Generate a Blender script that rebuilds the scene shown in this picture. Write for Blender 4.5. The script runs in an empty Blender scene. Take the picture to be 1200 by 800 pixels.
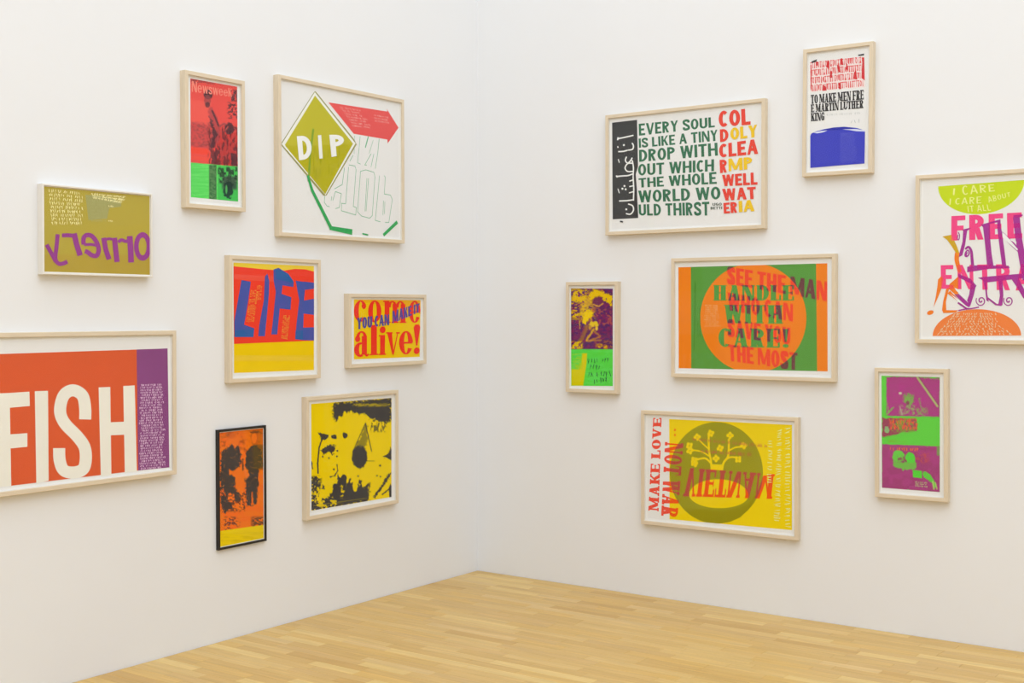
import bpy, math, random
import numpy as np
from mathutils import Vector, Matrix
from mathutils.geometry import delaunay_2d_cdt, tessellate_polygon

SC = bpy.context.scene
COL = SC.collection

# ------------------------------------------------------------------ camera
CAM = Vector((4.5281, -5.9824, 1.5431)); YAW = math.radians(35.535); PITCH = math.radians(-0.8077)
FPX = 1464.9; CYP = -11.89
cam_d = bpy.data.cameras.new('camera'); cam = bpy.data.objects.new('camera', cam_d); COL.objects.link(cam)
cam.location = CAM; cam.rotation_euler = (math.pi / 2 + PITCH, 0, YAW)
cam_d.sensor_width = 36; cam_d.lens = FPX / 1200 * 36; cam_d.shift_y = CYP / 1200
cam_d.clip_start = .05; cam_d.clip_end = 60
SC.camera = cam
# ------------------------------------------------------------------ world, lights, exposure
W = bpy.data.worlds.new('world'); SC.world = W; W.use_nodes = True
W.node_tree.nodes['Background'].inputs[0].default_value = (1, 1, 1, 1)
W.node_tree.nodes['Background'].inputs[1].default_value = .4
SC.view_settings.view_transform = 'Standard'; SC.view_settings.look = 'None'
SC.view_settings.gamma = 1; SC.view_settings.exposure = 0.0; SC.view_settings.use_curve_mapping = False
RX, RY, RZ = 10.5, -11.0, 8.5       # room: x 0..RX, y 0..RY, height

def area(name, loc, sx, sy, watts, col=(1, 1, 1), spread=math.pi, rot=(0, 0, 0)):
    l = bpy.data.lights.new(name, 'AREA'); l.shape = 'RECTANGLE'; l.size = sx; l.size_y = sy
    l.energy = watts; l.color = col; l.spread = spread
    o = bpy.data.objects.new(name, l); o.location = loc; o.rotation_euler = rot; COL.objects.link(o)
LUM = (0.765, 0.865, .99)
area('ceiling_light', (5.25, -5.5, RZ - .07), 10.4, 10.9, 780, LUM)

# ------------------------------------------------------------------ materials
def lin(c):
    return tuple((v / 255 / 12.92) if v / 255 <= .04045 else ((v / 255 + .055) / 1.055) ** 2.4 for v in c)

def mat(name, c, rough=.6, spec=.3, noise=None, attr=None, bump=None, gain=1.0):
    m = bpy.data.materials.new(name); m.use_nodes = True; nt = m.node_tree; n = nt.nodes; L = nt.links
    b = n['Principled BSDF']; b.inputs['Roughness'].default_value = rough
    b.inputs['Specular IOR Level'].default_value = spec
    src = None
    if attr:
        a = n.new('ShaderNodeAttribute'); a.attribute_name = attr; src = a.outputs['Color']
    else:
        r = n.new('ShaderNodeRGB'); r.outputs[0].default_value = (*[v * gain for v in lin(c)], 1); src = r.outputs[0]
    tc = n.new('ShaderNodeTexCoord')
    if noise:
        scale, amt, stretch = noise
        mp = n.new('ShaderNodeMapping'); mp.inputs['Scale'].default_value = stretch
        L.new(tc.outputs['Object'], mp.inputs[0])
        t = n.new('ShaderNodeTexNoise'); t.inputs['Scale'].default_value = scale; t.inputs['Detail'].default_value = 5
        L.new(mp.outputs[0], t.inputs['Vector'])
        mr = n.new('ShaderNodeMapRange'); mr.inputs['From Min'].default_value = .25; mr.inputs['From Max'].default_value = .75
        mr.inputs['To Min'].default_value = 1 - amt; mr.inputs['To Max'].default_value = 1 + amt * .5
        L.new(t.outputs['Fac'], mr.inputs['Value'])
        mx = n.new('ShaderNodeMix'); mx.data_type = 'RGBA'; mx.blend_type = 'MULTIPLY'; mx.inputs['Factor'].default_value = 1
        L.new(src, mx.inputs['A']); L.new(mr.outputs[0], mx.inputs['B']); src = mx.outputs['Result']
    L.new(src, b.inputs['Base Color'])
    if bump:
        sc, st = bump
        t = n.new('ShaderNodeTexNoise'); t.inputs['Scale'].default_value = sc; t.inputs['Detail'].default_value = 6
        L.new(tc.outputs['Object'], t.inputs['Vector'])
        bp = n.new('ShaderNodeBump'); bp.inputs['Strength'].default_value = st; bp.inputs['Distance'].default_value = .003
        L.new(t.outputs['Fac'], bp.inputs['Height']); L.new(bp.outputs[0], b.inputs['Normal'])
    return m

M_WALL = mat('wall_paint', (240, 239, 238), .85, .15, noise=(1.1, .012, (1, 1, 1)), bump=(9, .18))
M_CEIL = mat('ceiling_paint', (240, 240, 239), .9, .1, noise=(2, .01, (1, 1, 1)))
M_RAIL_V = mat('maple_rail_upright', (228, 210, 182), .5, .3, noise=(14, .09, (8, 8, .8)))
M_RAIL_H = mat('maple_rail_level', (228, 210, 182), .5, .3, noise=(14, .09, (.8, 8, 8)))
M_WHITE = mat('white_lacquer', (238, 232, 222), .4, .4, noise=(9, .02, (1, 1, 1)))
M_BLACK = mat('black_lacquer', (34, 28, 24), .4, .4, noise=(12, .1, (1, 1, 1)))
M_MOUNT = mat('mount_paper', (249, 247, 243), .8, .1, noise=(5, .012, (1, 1, 1)))
M_PAPER = mat('print_paper', (243, 241, 238), .8, .1, noise=(6, .012, (1, 1, 1)))
M_SPACER = mat('spacer_card', (248, 243, 235), .8, .1, noise=(5, .015, (1, 1, 1)))
M_INK = mat('printed_ink', None, .7, .08, noise=(7, .035, (1, 1, 1)), attr='ink')

def wood_floor():
    m = bpy.data.materials.new('oak_parquet'); m.use_nodes = True; nt = m.node_tree; n = nt.nodes; L = nt.links
    b = n['Principled BSDF']; b.inputs['Roughness'].default_value = .42; b.inputs['Specular IOR Level'].default_value = .35
    a = n.new('ShaderNodeAttribute'); a.attribute_name = 'tone'
    g = n.new('ShaderNodeNewGeometry'); mp = n.new('ShaderNodeMapping'); mp.inputs['Scale'].default_value = (2.2, 42, 1)
    L.new(g.outputs['Position'], mp.inputs[0])
    add = n.new('ShaderNodeVectorMath'); add.operation = 'ADD'; L.new(mp.outputs[0], add.inputs[0])
    sc = n.new('ShaderNodeVectorMath'); sc.operation = 'SCALE'; sc.inputs['Scale'].default_value = 37
    L.new(a.outputs['Vector'], sc.inputs[0]); L.new(sc.outputs[0], add.inputs[1])
    t = n.new('ShaderNodeTexNoise'); t.inputs['Scale'].default_value = 1.6; t.inputs['Detail'].default_value = 6
    t.inputs['Distortion'].default_value = .4; L.new(add.outputs[0], t.inputs['Vector'])
    mr = n.new('ShaderNodeMapRange'); mr.inputs['From Min'].default_value = .3; mr.inputs['From Max'].default_value = .7
    mr.inputs['To Min'].default_value = .86; mr.inputs['To Max'].default_value = 1.06
    L.new(t.outputs['Fac'], mr.inputs['Value'])
    mx = n.new('ShaderNodeMix'); mx.data_type = 'RGBA'; mx.blend_type = 'MULTIPLY'; mx.inputs['Factor'].default_value = 1
    L.new(a.outputs['Color'], mx.inputs['A']); L.new(mr.outputs[0], mx.inputs['B'])
    L.new(mx.outputs['Result'], b.inputs['Base Color'])
    return m
M_FLOOR = wood_floor()
M_SUB = mat('parquet_underlay', (120, 90, 55), .9, .1, noise=(5, .05, (1, 1, 1)))

def glass_mat():
    m = bpy.data.materials.new('clear_glazing'); m.use_nodes = True; nt = m.node_tree; n = nt.nodes; L = nt.links
    n.remove(n['Principled BSDF']); out = n['Material Output']
    tr = n.new('ShaderNodeBsdfTransparent'); tr.inputs[0].default_value = (.997, .998, .997, 1)
    gl = n.new('ShaderNodeBsdfGlossy'); gl.inputs['Roughness'].default_value = .02
    fr = n.new('ShaderNodeLayerWeight'); pw_ = n.new('ShaderNodeMath'); pw_.operation = 'POWER'; pw_.inputs[1].default_value = 5
    L.new(fr.outputs['Facing'], pw_.inputs[0])
    fr.inputs['Blend'].default_value = .5
    mr = n.new('ShaderNodeMath'); mr.operation = 'MULTIPLY_ADD'; mr.inputs[1].default_value = .3; mr.inputs[2].default_value = .010
    L.new(pw_.outputs[0], mr.inputs[0])
    mx = n.new('ShaderNodeMixShader'); L.new(mr.outputs[0], mx.inputs[0]); L.new(tr.outputs[0], mx.inputs[1]); L.new(gl.outputs[0], mx.inputs[2])
    L.new(mx.outputs[0], out.inputs['Surface'])
    return m
M_GLASS = glass_mat()

# ------------------------------------------------------------------ mesh helpers
def mesh_obj(name, verts, faces, material, parent=None, loc=None):
    me = bpy.data.meshes.new(name); me.from_pydata(verts, [], faces); me.update()
    me.materials.append(material)
    o = bpy.data.objects.new(name, me); COL.objects.link(o)
    if parent: o.parent = parent
    if loc: o.location = loc
    return o

def box_vf(x0, y0, z0, x1, y1, z1):
    v = [(x0, y0, z0), (x1, y0, z0), (x1, y1, z0), (x0, y1, z0), (x0, y0, z1), (x1, y0, z1), (x1, y1, z1), (x0, y1, z1)]
    f = [(0, 3, 2, 1), (4, 5, 6, 7), (0, 1, 5, 4), (1, 2, 6, 5), (2, 3, 7, 6), (3, 0, 4, 7)]
    return v, f

# ------------------------------------------------------------------ room shell
def shell(name, b, m):
    v, f = box_vf(*b); o = mesh_obj(name, v, f, m); o['kind'] = 'structure'; return o
shell('wall_left', (-.2, RY - .2, -.06, 0, .2, RZ), M_WALL)
shell('wall_right', (0, 0, -.06, RX + .2, .2, RZ), M_WALL)
shell('wall_rear', (0, RY - .2, -.06, RX, RY, RZ), M_WALL)
shell('wall_side', (RX, RY - .2, -.06, RX + .2, 0, RZ), M_WALL)
shell('ceiling', (-.2, RY - .2, RZ, RX + .2, .2, RZ + .2), M_CEIL)
floor = shell('floor', (-.2, RY - .2, -.2, RX + .2, .2, -.014), M_SUB)

# parquet: strips 60 mm wide running along the right wall
rng = random.Random(7)
TONES = [(212, 173, 103), (216, 179, 110), (207, 167, 97), (223, 188, 117), (201, 159, 90), (214, 173, 98), (217, 181, 117), (209, 170, 104)]
LENS = [.27, .34, .40, .46, .53]
pw = .060; strips = []
y = -.002; row = 0
while y - pw > RY:
    x = .003 - rng.random() * .4
    while x < RX:
        li = rng.randrange(len(LENS)); ti = rng.choices(range(len(TONES)), [4, 4, 4, 2, 2, 4, 2, 3])[0]
        x1 = x + LENS[li]
        strips.append((x, x1, y - pw, y, li, ti)); x = x1
    y -= pw; row += 1

def strip_vf(L, w):
    g = .00035; c = .0009
    v = [(g, g, -.014), (L - g, g, -.014), (L - g, w - g, -.014), (g, w - g, -.014),
         (g, g, -c), (L - g, g, -c), (L - g, w - g, -c), (g, w - g, -c),
         (g + c, g + c, 0), (L - g - c, g + c, 0), (L - g - c, w - g - c, 0), (g + c, w - g - c, 0)]
    f = [(8, 9, 10, 11)]
    for a in (0, 4):
        for i in range(4):
            j = (i + 1) % 4; f.append((a + i, a + j, a + 4 + j, a + 4 + i))
    return v, f

def set_color(me, name, cols, domain):
    a = me.color_attributes.new(name, 'FLOAT_COLOR', domain)
    arr = np.ones((len(cols), 4), np.float32); arr[:, :3] = cols
    a.data.foreach_set('color', arr.ravel())

def project(x, y, z=0.):
    d = Vector((x, y, z)) - CAM
    cy, sy = math.cos(YAW), math.sin(YAW)
    X = d.x * cy + d.y * sy; Y = -d.x * sy + d.y * cy; Z = d.z
    c, s = math.cos(PITCH), math.sin(PITCH)
    Yc = c * Y + s * Z; Zc = -s * Y + c * Z
    if Yc < .2: return None
    return 600 + FPX * X / Yc, 400 + CYP - FPX * Zc / Yc, Yc
near, rest = [], []
for s in strips:
    inside = False
    if s[0] < 0:          # cut at the left wall
        s = (0.003, s[1], s[2], s[3], -1, s[5])
    for fx in (0, .5, 1):
        p = project(s[0] + (s[1] - s[0]) * fx, (s[2] + s[3]) / 2)
        if p and 0 < p[0] < 1200 and 0 < p[1] < 800: inside = True
    if s[1] - s[0] < .03: continue
    (near if inside and s[4] >= 0 else rest).append(s)
near.sort(key=lambda s: (Vector(((s[0] + s[1]) / 2, (s[2] + s[3]) / 2, 0)) - CAM).length)
rest += near[300:]; near = near[:300]
variants = {}
for s in near:
    key = (s[4], s[5])
    if key not in variants:
        v, f = strip_vf(LENS[s[4]], pw); me = bpy.data.meshes.new('plank'); me.from_pydata(v, [], f); me.materials.append(M_FLOOR)
        set_color(me, 'tone', [lin(TONES[s[5]])] * len(v), 'POINT'); variants[key] = me
    o = bpy.data.objects.new('plank', variants[key]); o.location = (s[0], s[2], 0); COL.objects.link(o); o.parent = floor
V, F, Cc = [], [], []
for s in rest:
    v, f = strip_vf(min(s[1], RX) - s[0], pw); b = len(V)
    V += [(a[0] + s[0], a[1] + s[2], a[2]) for a in v]; F += [tuple(i + b for i in q) for q in f]; Cc += [lin(TONES[s[5]])] * len(v)
o = mesh_obj('far_planks', V, F, M_FLOOR, floor); set_color(o.data, 'tone', Cc, 'POINT'); o['kind'] = 'stuff'

# ================================================================== 2-D drawing kit
def ring(cx, cy, rx, ry, ix, iy, a0=0, a1=360, n=24):
    P = []; n = max(3, int(n * abs(a1 - a0) / 360))
    for i in range(n):
        a = math.radians(a0 + (a1 - a0) * i / n); b = math.radians(a0 + (a1 - a0) * (i + 1) / n)
        P.append([(cx + ix * math.cos(a), cy + iy * math.sin(a)), (cx + rx * math.cos(a), cy + ry * math.sin(a)),
                  (cx + rx * math.cos(b), cy + ry * math.sin(b)), (cx + ix * math.cos(b), cy + iy * math.sin(b))])
    return P

def ell(cx, cy, rx, ry, a0=0, a1=360, n=28, rot=0):
    c, s = math.cos(math.radians(rot)), math.sin(math.radians(rot)); P = []
    for i in range(n + (a1 - a0 != 360)):
        a = math.radians(a0 + (a1 - a0) * i / n); x, y = rx * math.cos(a), ry * math.sin(a)
        P.append((cx + x * c - y * s, cy + x * s + y * c))
    return P

def spline(pts, k=5):
    P = [pts[0]] + list(pts) + [pts[-1]]; out = []
    for i in range(1, len(P) - 2):
        p0, p1, p2, p3 = [np.array(q, float) for q in P[i - 1:i + 3]]
        for j in range(k):
            t = j / k
            out.append(tuple(.5 * (2 * p1 + (p2 - p0) * t + (2 * p0 - 5 * p1 + 4 * p2 - p3) * t * t + (3 * p1 - p0 - 3 * p2 + p3) * t ** 3)))
    out.append(tuple(P[-2])); return out

def stroke(pts, w, smooth=True, k=5, w1=None):
    """ribbon along a line: list of quads"""
    p = spline(pts, k) if smooth and len(pts) > 2 else pts
    p = [q for i, q in enumerate(p) if i == 0 or math.dist(q, p[i - 1]) > 1e-6]
    L, R = [], []; n = len(p)
    for i in range(n):
        a = p[max(0, i - 1)]; b = p[min(n - 1, i + 1)]
        dx, dy = b[0] - a[0], b[1] - a[1]; d = math.hypot(dx, dy) or 1
        if 0 < i < n - 1 and not smooth:
            a1 = math.atan2(p[i][1] - a[1], p[i][0] - a[0]); a2 = math.atan2(b[1] - p[i][1], b[0] - p[i][0])
            m = max(.35, abs(math.cos((a2 - a1) / 2))); am = math.atan2(math.sin(a1) + math.sin(a2), math.cos(a1) + math.cos(a2))
            dx, dy, d = math.cos(am), math.sin(am), m
        ww = w if w1 is None else w + (w1 - w) * i / (n - 1)
        nx, ny = -dy / d * ww / 2, dx / d * ww / 2
        L.append((p[i][0] + nx, p[i][1] + ny)); R.append((p[i][0] - nx, p[i][1] - ny))
    return [[L[i], L[i + 1], R[i + 1], R[i]] for i in range(n - 1)]

def glyph(ch, t=.22, h=.1, b=0., o=0.):
    """capital letter, height 1, y up. t stem, h thin stroke, b slab height, o slab overhang -> polygons, width"""
    P = []
    def R(x0, y0, x1, y1): P.append([(x0, y0), (x1, y0), (x1, y1), (x0, y1)])
    def stem(x, w=t, bo=1, to=1):
        R(x, 0, x + w, 1)
        if b:
            if bo: R(x - o, 0, x, b); R(x + w, 0, x + w + o, b)
            if to: R(x - o, 1 - b, x, 1); R(x + w, 1 - b, x + w + o, 1)
    def D(x0, y0, x1, y1, w): P.append([(x0 - w / 2, y0), (x0 + w / 2, y0), (x1 + w / 2, y1), (x1 - w / 2, y1)])
    def foot(x, w, y): R(x - w / 2 - o, y, x + w / 2 + o, y + b) if b else None
    hm = max(h, b)
    if ch == 'I': stem(o); return P, t + 2 * o
    if ch == '!':
        P.append([(o, 1), (o + t, 1), (o + t * .65, .3), (o + t * .35, .3)]); P.append(ell(o + t / 2, .1, t / 2, .1, n=12)); return P, t + 2 * o
    if ch == '.': P.append(ell(t / 2, .1, t / 2, .1, n=10)); return P, t
    if ch == 'H':
        w = .5 + t + 2 * o * .6; stem(o); stem(w - o - t); R(o + t, .5 - h / 2, w - o - t, .5 + h / 2); return P, w
    if ch in 'EF':
        w = .36 + t + o; stem(o, t, 1 if ch == 'F' else 1, 1)
        R(o + t, 1 - hm, w, 1); R(o + t, .5 - h / 2, w - .08, .5 + h / 2)
        if b: R(w - max(.06, t * .35), .72, w, 1 - hm)
        if b: R(w - .08 - .06, .38, w - .08, .62)
        if ch == 'E':
            R(o + t, 0, w, hm)
            if b: R(w - max(.06, t * .35), hm, w, .28)
        return P, w
    if ch == 'L':
        w = .32 + t + o; stem(o); R(o + t, 0, w, hm)
        if b: R(w - max(.07, t * .35), hm, w, .36)
        return P, w
    if ch == 'T':
        w = .42 + t; x = (w - t) / 2; R(x, 0, x + t, 1 - hm); R(0, 1 - hm, w, 1)
        if b: R(x - o, 0, x, b); R(x + t, 0, x + t + o, b); R(0, .68, .07, 1 - hm); R(w - .07, .68, w, 1 - hm)
        return P, w
    if ch in 'OQ':
        w = .46 + t; return ring(w / 2, .5, w / 2, .5, w / 2 - t, .5 - h), w
    if ch in 'CG':
        w = .42 + t; wa = w - (.07 if ch == 'C' and not b else 0); P += ring(w / 2, .5, w / 2, .5, w / 2 - t, .5 - h, 48, 312)
        if b: R(w - t * .55 - .02, .64, w - .02, .96)
        if ch == 'G': R(w - t, .06, w, .46); R(w / 2, .40, w, .40 + max(h, .08))
        return P, wa
    if ch == 'D':
        w = .44 + t + o; stem(o, t); x = o + t
        P += ring(x, .5, w - x, .5, w - x - t, .5 - h, -90, 90, 28); return P, w
    if ch == 'U':
        w = .46 + t + o; r = w / 2 - o * .5; x0 = w / 2 - r; t2 = t if not b else max(h, t * .45)
        R(x0, r * .9, x0 + t, 1); R(x0 + 2 * r - t2, r * .9, x0 + 2 * r, 1); P += ring(w / 2, r * .9, r, r * .9, r - t, r * .9 - max(h, .08), 180, 360)
        if b: R(x0 - o, 1 - b, x0 + t + o, 1); R(x0 + 2 * r - t2 - o, 1 - b, x0 + 2 * r + o, 1)
        return P, w
    if ch in 'PRB':
        w = .38 + t + o; stem(o, t, 1, 1); x = o + t; r = .27
        P += ring(x, 1 - r, w - x, r, w - x - t, r - max(h, .07), -90, 90, 24)
        if ch == 'R': D(w - t * .55, 0, x + .06, .48, t * .95); foot(w - t * .5, t * .9, 0) if b else None
        if ch == 'B': P += ring(x, .26, w - x + .03, .28, w - x + .03 - t, .28 - max(h, .07), -90, 90, 24)
        return P, w + (.04 if ch in 'RB' else 0)
    if ch == 'K':
        w = .46 + t + o; stem(o, t); D(o + t * .9, .4, w - t * .4, 1, max(h, t * .6)); D(w - t * .5, 0, o + t + .08, .58, t)
        foot(w - t * .5, t * .8, 0); foot(w - t * .4, t * .5, 1 - b) if b else None
        return P, w
    if ch == 'A':
        w = .52 + t; th = max(h, t * .6) if not b else max(h, t * .4)
        D(th / 2 + o, 0, w / 2 - .02, 1, th); D(w - t / 2 - o, 0, w / 2, 1, t); R(w * .25, .24, w * .78, .24 + max(h, .08))
        if b: foot(th / 2 + o, th, 0); foot(w - t / 2 - o, t, 0)
        return P, w
    if ch == 'V':
        w = .52 + t; th = max(h, t * .6) if not b else max(h, t * .4)
        D(w / 2, 0, t / 2 + o, 1, t); D(w / 2 + .02, 0, w - th / 2 - o, 1, th)
        if b: foot(t / 2 + o, t, 1 - b); foot(w - th / 2 - o, th, 1 - b)
        return P, w
    if ch == 'Y':
        w = .46 + t; th = max(h, t * .7); R(w / 2 - t / 2, 0, w / 2 + t / 2, .48); D(w / 2, .46, t / 2, 1, t); D(w / 2, .46, w - th / 2, 1, th); return P, w
    if ch in 'WM':
        w = .72 + t * 1.3; th = max(h, t * .6) if not b else max(h, t * .4); q = w / 4
        if ch == 'W':
            D(q + t / 4, 0, t / 2 + o, 1, t); D(q + t / 4, 0, w / 2, 1, th); D(3 * q, 0, w / 2, 1, t); D(3 * q, 0, w - th / 2 - o, 1, th)
            if b: foot(t / 2 + o, t, 1 - b); foot(w - th / 2 - o, th, 1 - b); foot(w / 2, t, 1 - b)
        else:
            R(o, 0, o + th, 1); D(w / 2, .08, o + t / 2, 1, t); D(w / 2, .08, w - o - t * .6, 1, th); R(w - o - t, 0, w - o, 1)
            if b: R(0, 0, th + 2 * o, b); R(w - t - 2 * o, 0, w, b); R(0, 1 - b, o + th, 1); R(w - o, 1 - b, w, 1)
        return P, w
    if ch == 'N':
        w = .5 + t + o; th = max(h, t * .7) if not b else max(h, t * .4)
        R(o, 0, o + th, 1); R(w - o - th, 0, w - o, 1); D(w - o - t / 2, 0, o + t / 2, 1, t)
        if b: R(0, 0, th + 2 * o, b); R(w - th - 2 * o, 1 - b, w, 1); R(0, 1 - b, o + t * .5, 1)
        return P, w
    if ch == 'S':
        w = .40 + t; m = t / 2; mh = max(h, .1) / 2 if b else m * .8
        c = [(w - m, .70), (w - m * 1.1, .86), (w / 2, 1 - mh), (m * 1.05, .84), (m * 1.1, .66), (w / 2, .5), (w - m * 1.1, .35), (w - m, .16), (w / 2, mh), (m, .14), (m, .30)]
        return stroke(c, t * .95), w
    if ch == "'": R(0, .7, t * .6, 1); return P, t
    return P, .3

def lower(ch, t=.3, h=.06):
    """fat-face lower case letters, x-height 1, y up"""
    P = []
    def R(x0, y0, x1, y1): P.append([(x0, y0), (x1, y0), (x1, y1), (x0, y1)])
    if ch == 'o': return ring(.42, .5, .42, .5, .42 - t, .5 - h), .84
    if ch == 'c':
        P += ring(.42, .5, .42, .5, .42 - t, .5 - h, 50, 320); P.append(ell(.62, .74, .14, .15, n=14)); return P, .78
    if ch == 'e':
        P += ring(.42, .5, .42, .5, .42 - t, .5 - h, 0, 330); R(.2, .46, .80, .46 + h * 1.2); R(.54, .5, .84, .62); return P, .84
    if ch == 'm':
        for i in range(3):
            x = .08 + i * .5; R(x, 0, x + t, .86 if i else 1); R(x - .07, 0, x + t + .07, h)
            if i: P += ring(x - .02, .70, t, .3, t - .2, .3 - h, 0, 180, 14)
        R(0, 1 - h, .1, 1); return P, 1.5
    if ch == 'n': return lower('m', t, h)[0][:12], 1.0
    if ch == 'i':
        R(.08, 0, .08 + t, 1); R(0, 0, .16 + t, h); R(0, 1 - h, .08, 1); P.append(ell(.08 + t / 2, 1.26, .18, .17, n=16)); return P, t + .16
    if ch == 'l': R(.08, 0, .08 + t, 1.5); R(0, 0, .16 + t, h); R(0, 1.5 - h, .08, 1.5); return P, t + .16
    if ch == 'v':
        P.append([(.06, 1), (.06 + t * 1.15, 1), (.56, 0), (.44, 0)]); P.append([(.82, 1), (.88, 1), (.55, 0), (.46, .0)])
        R(0, 1 - h, .46, 1); R(.72, 1 - h, 1, 1); return P, 1.0
    if ch == 'a':
        R(.44, .06, .44 + t, .8); P += ring(.42, .72, .32, .28, .32 - .2, .28 - h, 0, 165, 20); P.append(ell(.2, .70, .15, .13, n=12))
        P += ring(.36, .27, .36, .29, .08, .2, 70, 300, 22); P += stroke([(.6, .12), (.72, .02), (.84, .08)], .08); return P, .86
    if ch == '!':
        P.append([(.0, 1.36), (.1, 1.5), (.3, 1.5), (.4, 1.36), (.24, .42), (.16, .42)]); P.append(ell(.2, .16, .19, .17, n=16)); return P, .4
    return P, .3

def layout(txt, fn, gap=.1, space=.34, **kw):
    P = []; x = 0
    for ch in txt:
        if ch == ' ': x += space; continue
        g, w = fn(ch, **kw); P += [[(p[0] + x, p[1]) for p in q] for q in g]; x += w + gap
    x -= gap
    return [[(p[0] / x, p[1]) for p in q] for q in P]

def field_noise(x, y, seed=0):
    """value noise on numpy arrays, 0..1"""
    xi, yi = np.floor(x).astype(int), np.floor(y).astype(int); xf, yf = x - xi, y - yi
    def hh(a, b):
        n = (a * 374761393 + b * 668265263 + seed * 974711) & 0x7fffffff
        n = ((n ^ (n >> 13)) * 1274126177) & 0x7fffffff
        return ((n ^ (n >> 16)) & 0xffff) / 65535.
    u, v = xf * xf * (3 - 2 * xf), yf * yf * (3 - 2 * yf)
    return (hh(xi, yi) * (1 - u) + hh(xi + 1, yi) * u) * (1 - v) + (hh(xi, yi + 1) * (1 - u) + hh(xi + 1, yi + 1) * u) * v

def fbm(x, y, seed=0, n=3):
    s = 0; a = .5
    for i in range(n): s = s + a * field_noise(x * 2 ** i, y * 2 ** i, seed + i); a *= .5
    return s / (1 - .5 ** n)

# ================================================================== framed prints
GAIN = 1.2          # ink albedo for a colour seen on the wall
INK_Z = .00012
class Frame:
    """picture frame on one of the two walls; rails, glazing, mount, print are its parts"""
    def __init__(s, wall, s0, s1, z0, z1, rot, label, group=None, bar=.019, depth=.0362, style='wood', printback=.013, sheet=.014):
        s.wall = wall; s.depth = depth; w = abs(s0 - s1); h = z1 - z0; s.w, s.h = w, h
        e = bpy.data.objects.new('framed_print', None); e.empty_display_size = .1; COL.objects.link(e)
        c = (s0 + s1) / 2; zc = (z0 + z1) / 2; r = math.radians(rot)
        if wall == 'R': e.location = (c, 0, zc); e.rotation_euler = (0, -r, 0)
        else: e.location = (0, -c, zc); e.rotation_euler = (0, r, math.pi / 2)
        e['label'] = label; e['category'] = 'picture'
        if group: e['group'] = group
        s.e = e; bpy.context.view_layer.update()
        s.M = e.matrix_basis.copy(); s.Mi = s.M.inverted()
        s.dp = depth - printback       # front of the mount, from the wall
        hw, hh = w / 2, h / 2; d = depth
        mv, mh = {'wood': (M_RAIL_V, M_RAIL_H), 'white': (M_WHITE, M_WHITE), 'black': (M_BLACK, M_BLACK)}[style]
        c = .0012
        def rail(p, material):        # p: outer a, outer b, inner b, inner a (mitred)
            cx = sum(q[0] for q in p) / 4; cz = sum(q[1] for q in p) / 4
            def lay(k, y): return [(q[0] + (cx - q[0]) * 0, y, q[1]) for q in p]
            v = [(q[0], 0, q[1]) for q in p] + [(q[0], -(d - c), q[1]) for q in p]
            # small chamfer towards the rail's middle line
            (a, b_, ib, ia) = p
            def sh(q, r_, m): 
                L = math.dist(q, r_); return (q[0] + (r_[0] - q[0]) / L * m, q[1] + (r_[1] - q[1]) / L * m)
            m = c * 1.4
            top = [sh(a, ia, m), sh(b_, ib, m), sh(ib, b_, m), sh(ia, a, m)]
            v += [(q[0], -d, q[1]) for q in top]
            f = [(0, 1, 2, 3), (8, 11, 10, 9)]
            for k in (0, 4):
                for i in range(4):
                    j = (i + 1) % 4; f.append((k + i, k + 4 + i, k + 4 + j, k + j))
            o = mesh_obj('frame_rail', v, f, material, e)
            return o
        b = bar
        rail([(-hw, -hh), (-hw, hh), (-hw + b, hh - b), (-hw + b, -hh + b)], mv)
        rail([(hw, hh), (hw, -hh), (hw - b, -hh + b), (hw - b, hh - b)], mv)
        rail([(-hw, hh), (hw, hh), (hw - b, hh - b), (-hw + b, hh - b)], mh)
        rail([(hw, -hh), (-hw, -hh), (-hw + b, -hh + b), (hw - b, -hh + b)], mh)
        iw, ih = hw - b - .0003, hh - b - .0003
        if sheet:
            v, f = box_vf(-iw + sheet, -(s.dp + .0006), -ih + sheet, iw - sheet, -s.dp + .0002, ih - sheet); mesh_obj('paper_sheet', v, f, M_PAPER, e)
        v, f = box_vf(-iw, -s.dp, -ih, iw, -.004, ih); mo = mesh_obj('mount_board', v, f, M_MOUNT, e); s.mount = mo
        if sheet: s.dp += .0007
        # white spacer fillet between the glazing and the mount
        t = .0028; y0, y1 = -(s.dp + .0001), -(d - .0062); V = []; Fc = []
        for bx in ((-iw, y1, -ih, -iw + t, y0, ih), (iw - t, y1, -ih, iw, y0, ih), (-iw + t, y1, ih - t, iw - t, y0, ih), (-iw + t, y1, -ih, iw - t, y0, -ih + t)):
            vv, ff = box_vf(*bx); k = len(V); V += vv; Fc += [tuple(i + k for i in q) for q in ff]
        mesh_obj('spacer', V, Fc, M_SPACER, e)
        v, f = box_vf(-iw, -(d - .0032), -ih, iw, -(d - .0060), ih); mesh_obj('glass_pane', v, f, M_GLASS, e)
        s.iw, s.ih = iw, ih; s.main = None; s.nl = 0
    def cal(s, off, sc):
        s.off, s.sc = off, sc; return s
    def loc(s, p):
        """point read on the enlarged photograph -> frame's own plane coordinates"""
        u = s.off[0] + p[0] / s.sc; v = s.off[1] + p[1] / s.sc
        X, Y, Z = (u - 600) / FPX, 1., -(v - 400 - CYP) / FPX
        c, t = math.cos(PITCH), math.sin(PITCH)
        Y2, Z2 = c * Y - t * Z, t * Y + c * Z
        cy, sy = math.cos(YAW), math.sin(YAW)
        d = Vector((X * cy - Y2 * sy, X * sy + Y2 * cy, Z2))
        k = (-s.dp - CAM.y) / d.y if s.wall == 'R' else (s.dp - CAM.x) / d.x
        q = s.Mi @ (CAM + d * k)
        return (q.x, q.z)
    def polys(s, P): return [[s.loc(p) for p in q] for q in P]
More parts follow.
